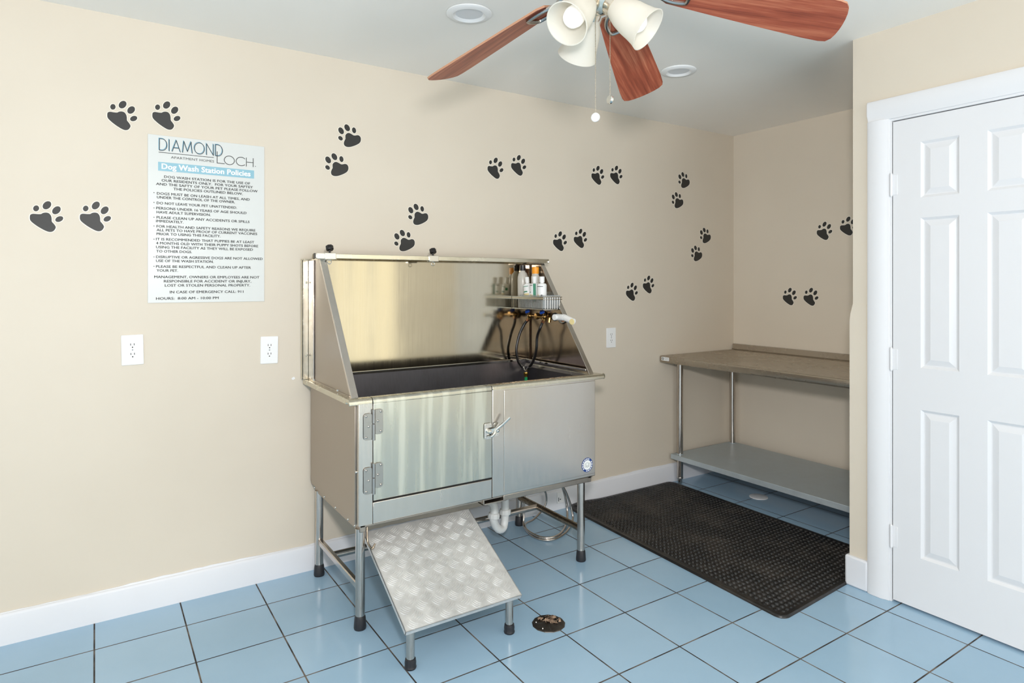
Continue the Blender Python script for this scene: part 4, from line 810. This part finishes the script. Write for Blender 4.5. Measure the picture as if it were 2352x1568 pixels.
ed = np.minimum(np.minimum(a, wu-a), np.minimum(c, wv-c)); rim = ed < .020
h = np.where(rim, .0125+.002*np.exp(-((ed-.016)/.003)**2), h)
# the back edge climbs slightly against the baseboard near its left corner
h = h+.010*np.exp(-((c)/.05)**2)*np.exp(-((a-.12)/.10)**2)
r_ = .045
for (ca, cc, sa, sc_) in ((r_, r_, -1, -1), (wu-r_, r_, 1, -1), (wu-r_, wv-r_, 1, 1), (r_, wv-r_, -1, 1)):
    da = (a-ca)*sa; dc = (c-cc)*sc_; m = (da > 0) & (dc > 0); mxx = np.maximum(da, dc); l = np.sqrt(da**2+dc**2)+1e-9
    f = np.where(m, mxx/l, 1.0)
    na = ca+sa*da*f; nc = cc+sc_*dc*f
    du = np.where(m, (na-a)/wu, 0); dv = np.where(m, (nc-c)/wv, 0)
    XY = XY+du[..., None]*(Q[1]-Q[0])[None, None]+dv[..., None]*(Q[3]-Q[0])[None, None]
bord = ed < 1e-9
verts = np.concatenate([XY, h[..., None]], -1).reshape(-1, 3)
idx = np.arange(nx*ny).reshape(ny, nx)
F_ = np.stack([idx[:-1, :-1], idx[1:, :-1], idx[1:, 1:], idx[:-1, 1:]], -1).reshape(-1, 4)
per = np.concatenate([idx[0, :], idx[1:, -1], idx[-1, -2::-1], idx[-2:0:-1, 0]])
low = verts[per].copy(); low[:, 2] = .0005; cen = verts[:, :2].mean(0); low[:, :2] = cen+(low[:, :2]-cen)*1.004
n0 = len(verts); verts = np.concatenate([verts, low]); k_ = len(per)
side = np.stack([per, np.roll(per, -1), n0+(np.arange(k_)+1) % k_, n0+np.arange(k_)], -1); F_ = np.concatenate([F_, side])
me = bpy.data.meshes.new('rubber_floor_mat'); me.vertices.add(len(verts)); me.vertices.foreach_set('co', verts.astype(np.float32).ravel())
me.loops.add(F_.size); me.loops.foreach_set('vertex_index', F_.astype(np.int32).ravel()); me.polygons.add(len(F_)); me.polygons.foreach_set('loop_start', np.arange(0, F_.size, 4, dtype=np.int32))
me.update(calc_edges=True); me.validate(); me.polygons.foreach_set('use_smooth', [True]*len(me.polygons)); me.materials.append(M['mat'])
mo = bpy.data.objects.new('rubber_floor_mat', me); COL.objects.link(mo)
tag(mo, 'black textured rubber mat lying on the tiles between tub and table', 'mat')

# ================================================================ FLOOR DRAIN, CLEANOUT COVER
dc = Vector((-2.455, -1.009, 0)); t = thing('floor_drain', dc, 'round metal floor drain with brown debris, right of the ramp legs', 'floor drain')
R9 = .066
b = MB(); b.lathe([(.0001, .004), (R9*.93, .004), (R9, .0025), (R9+.001, .0004)], dc, n=13)
pl_ = b.build('drain_plate', steel('drain_steel', (96, 92, 88), .4, (9, 9, 9), .1, 24, 0), t, smooth=.2)
b = MB()
for i in range(8):
    a = 2*PI*i/8+.3; ca, sa = math.cos(a), math.sin(a); r0_, r1_ = .024, .052
    if i in (1, 2): continue
    b.prism([(r0_, -.0022), (r1_, -.0022), (r1_, .0022), (r0_, .0022)], (dc, (ca, sa, 0), (-sa, ca, 0), (0, 0, 1)), .0035, .0046)
b.build('drain_slots', M['slot'], pl_)
b = MB()
for a in (2.5, 3.6, .5): b.sphere(dc+Vector((.050*math.cos(a), .050*math.sin(a), .0045)), .0035, 0, 8)
b.build('drain_screws', M['chrome'], pl_)
rnd = random.Random(11); b = MB()
for i in range(42):
    a = rnd.uniform(-.9, 1.9); r = .005+.043*rnd.random(); p = dc+Vector((r*math.cos(a), r*math.sin(a), .005+.004*rnd.random()))
    s_ = .006+.009*rnd.random(); q = [Vector((rnd.uniform(-1, 1)*s_, rnd.uniform(-1, 1)*s_, rnd.uniform(-.4, .6)*s_)) for _ in range(4)]
    b.add([p+w_ for w_ in q], [(0, 1, 2), (0, 2, 3), (0, 3, 1), (1, 3, 2)])
n = NT('dry_debris'); n.to(n.ramp(n.noise(n.coord(), 70, 3), [(.35, lin((78, 58, 44))), (.65, lin((178, 152, 128)))]), 'Base Color'); n.set(Roughness=.9)
b.build('debris', n.m, t, smooth=.1)
b = MB(); b.lathe([(.0001, .006), (.050, .0055), (.056, .003), (.0565, .0004)], (-.444, -.531, 0), n=40)
tag(b.build('cleanout_cover', M['white']), 'flat round white cover on the floor tiles under the steel table', 'floor cover')
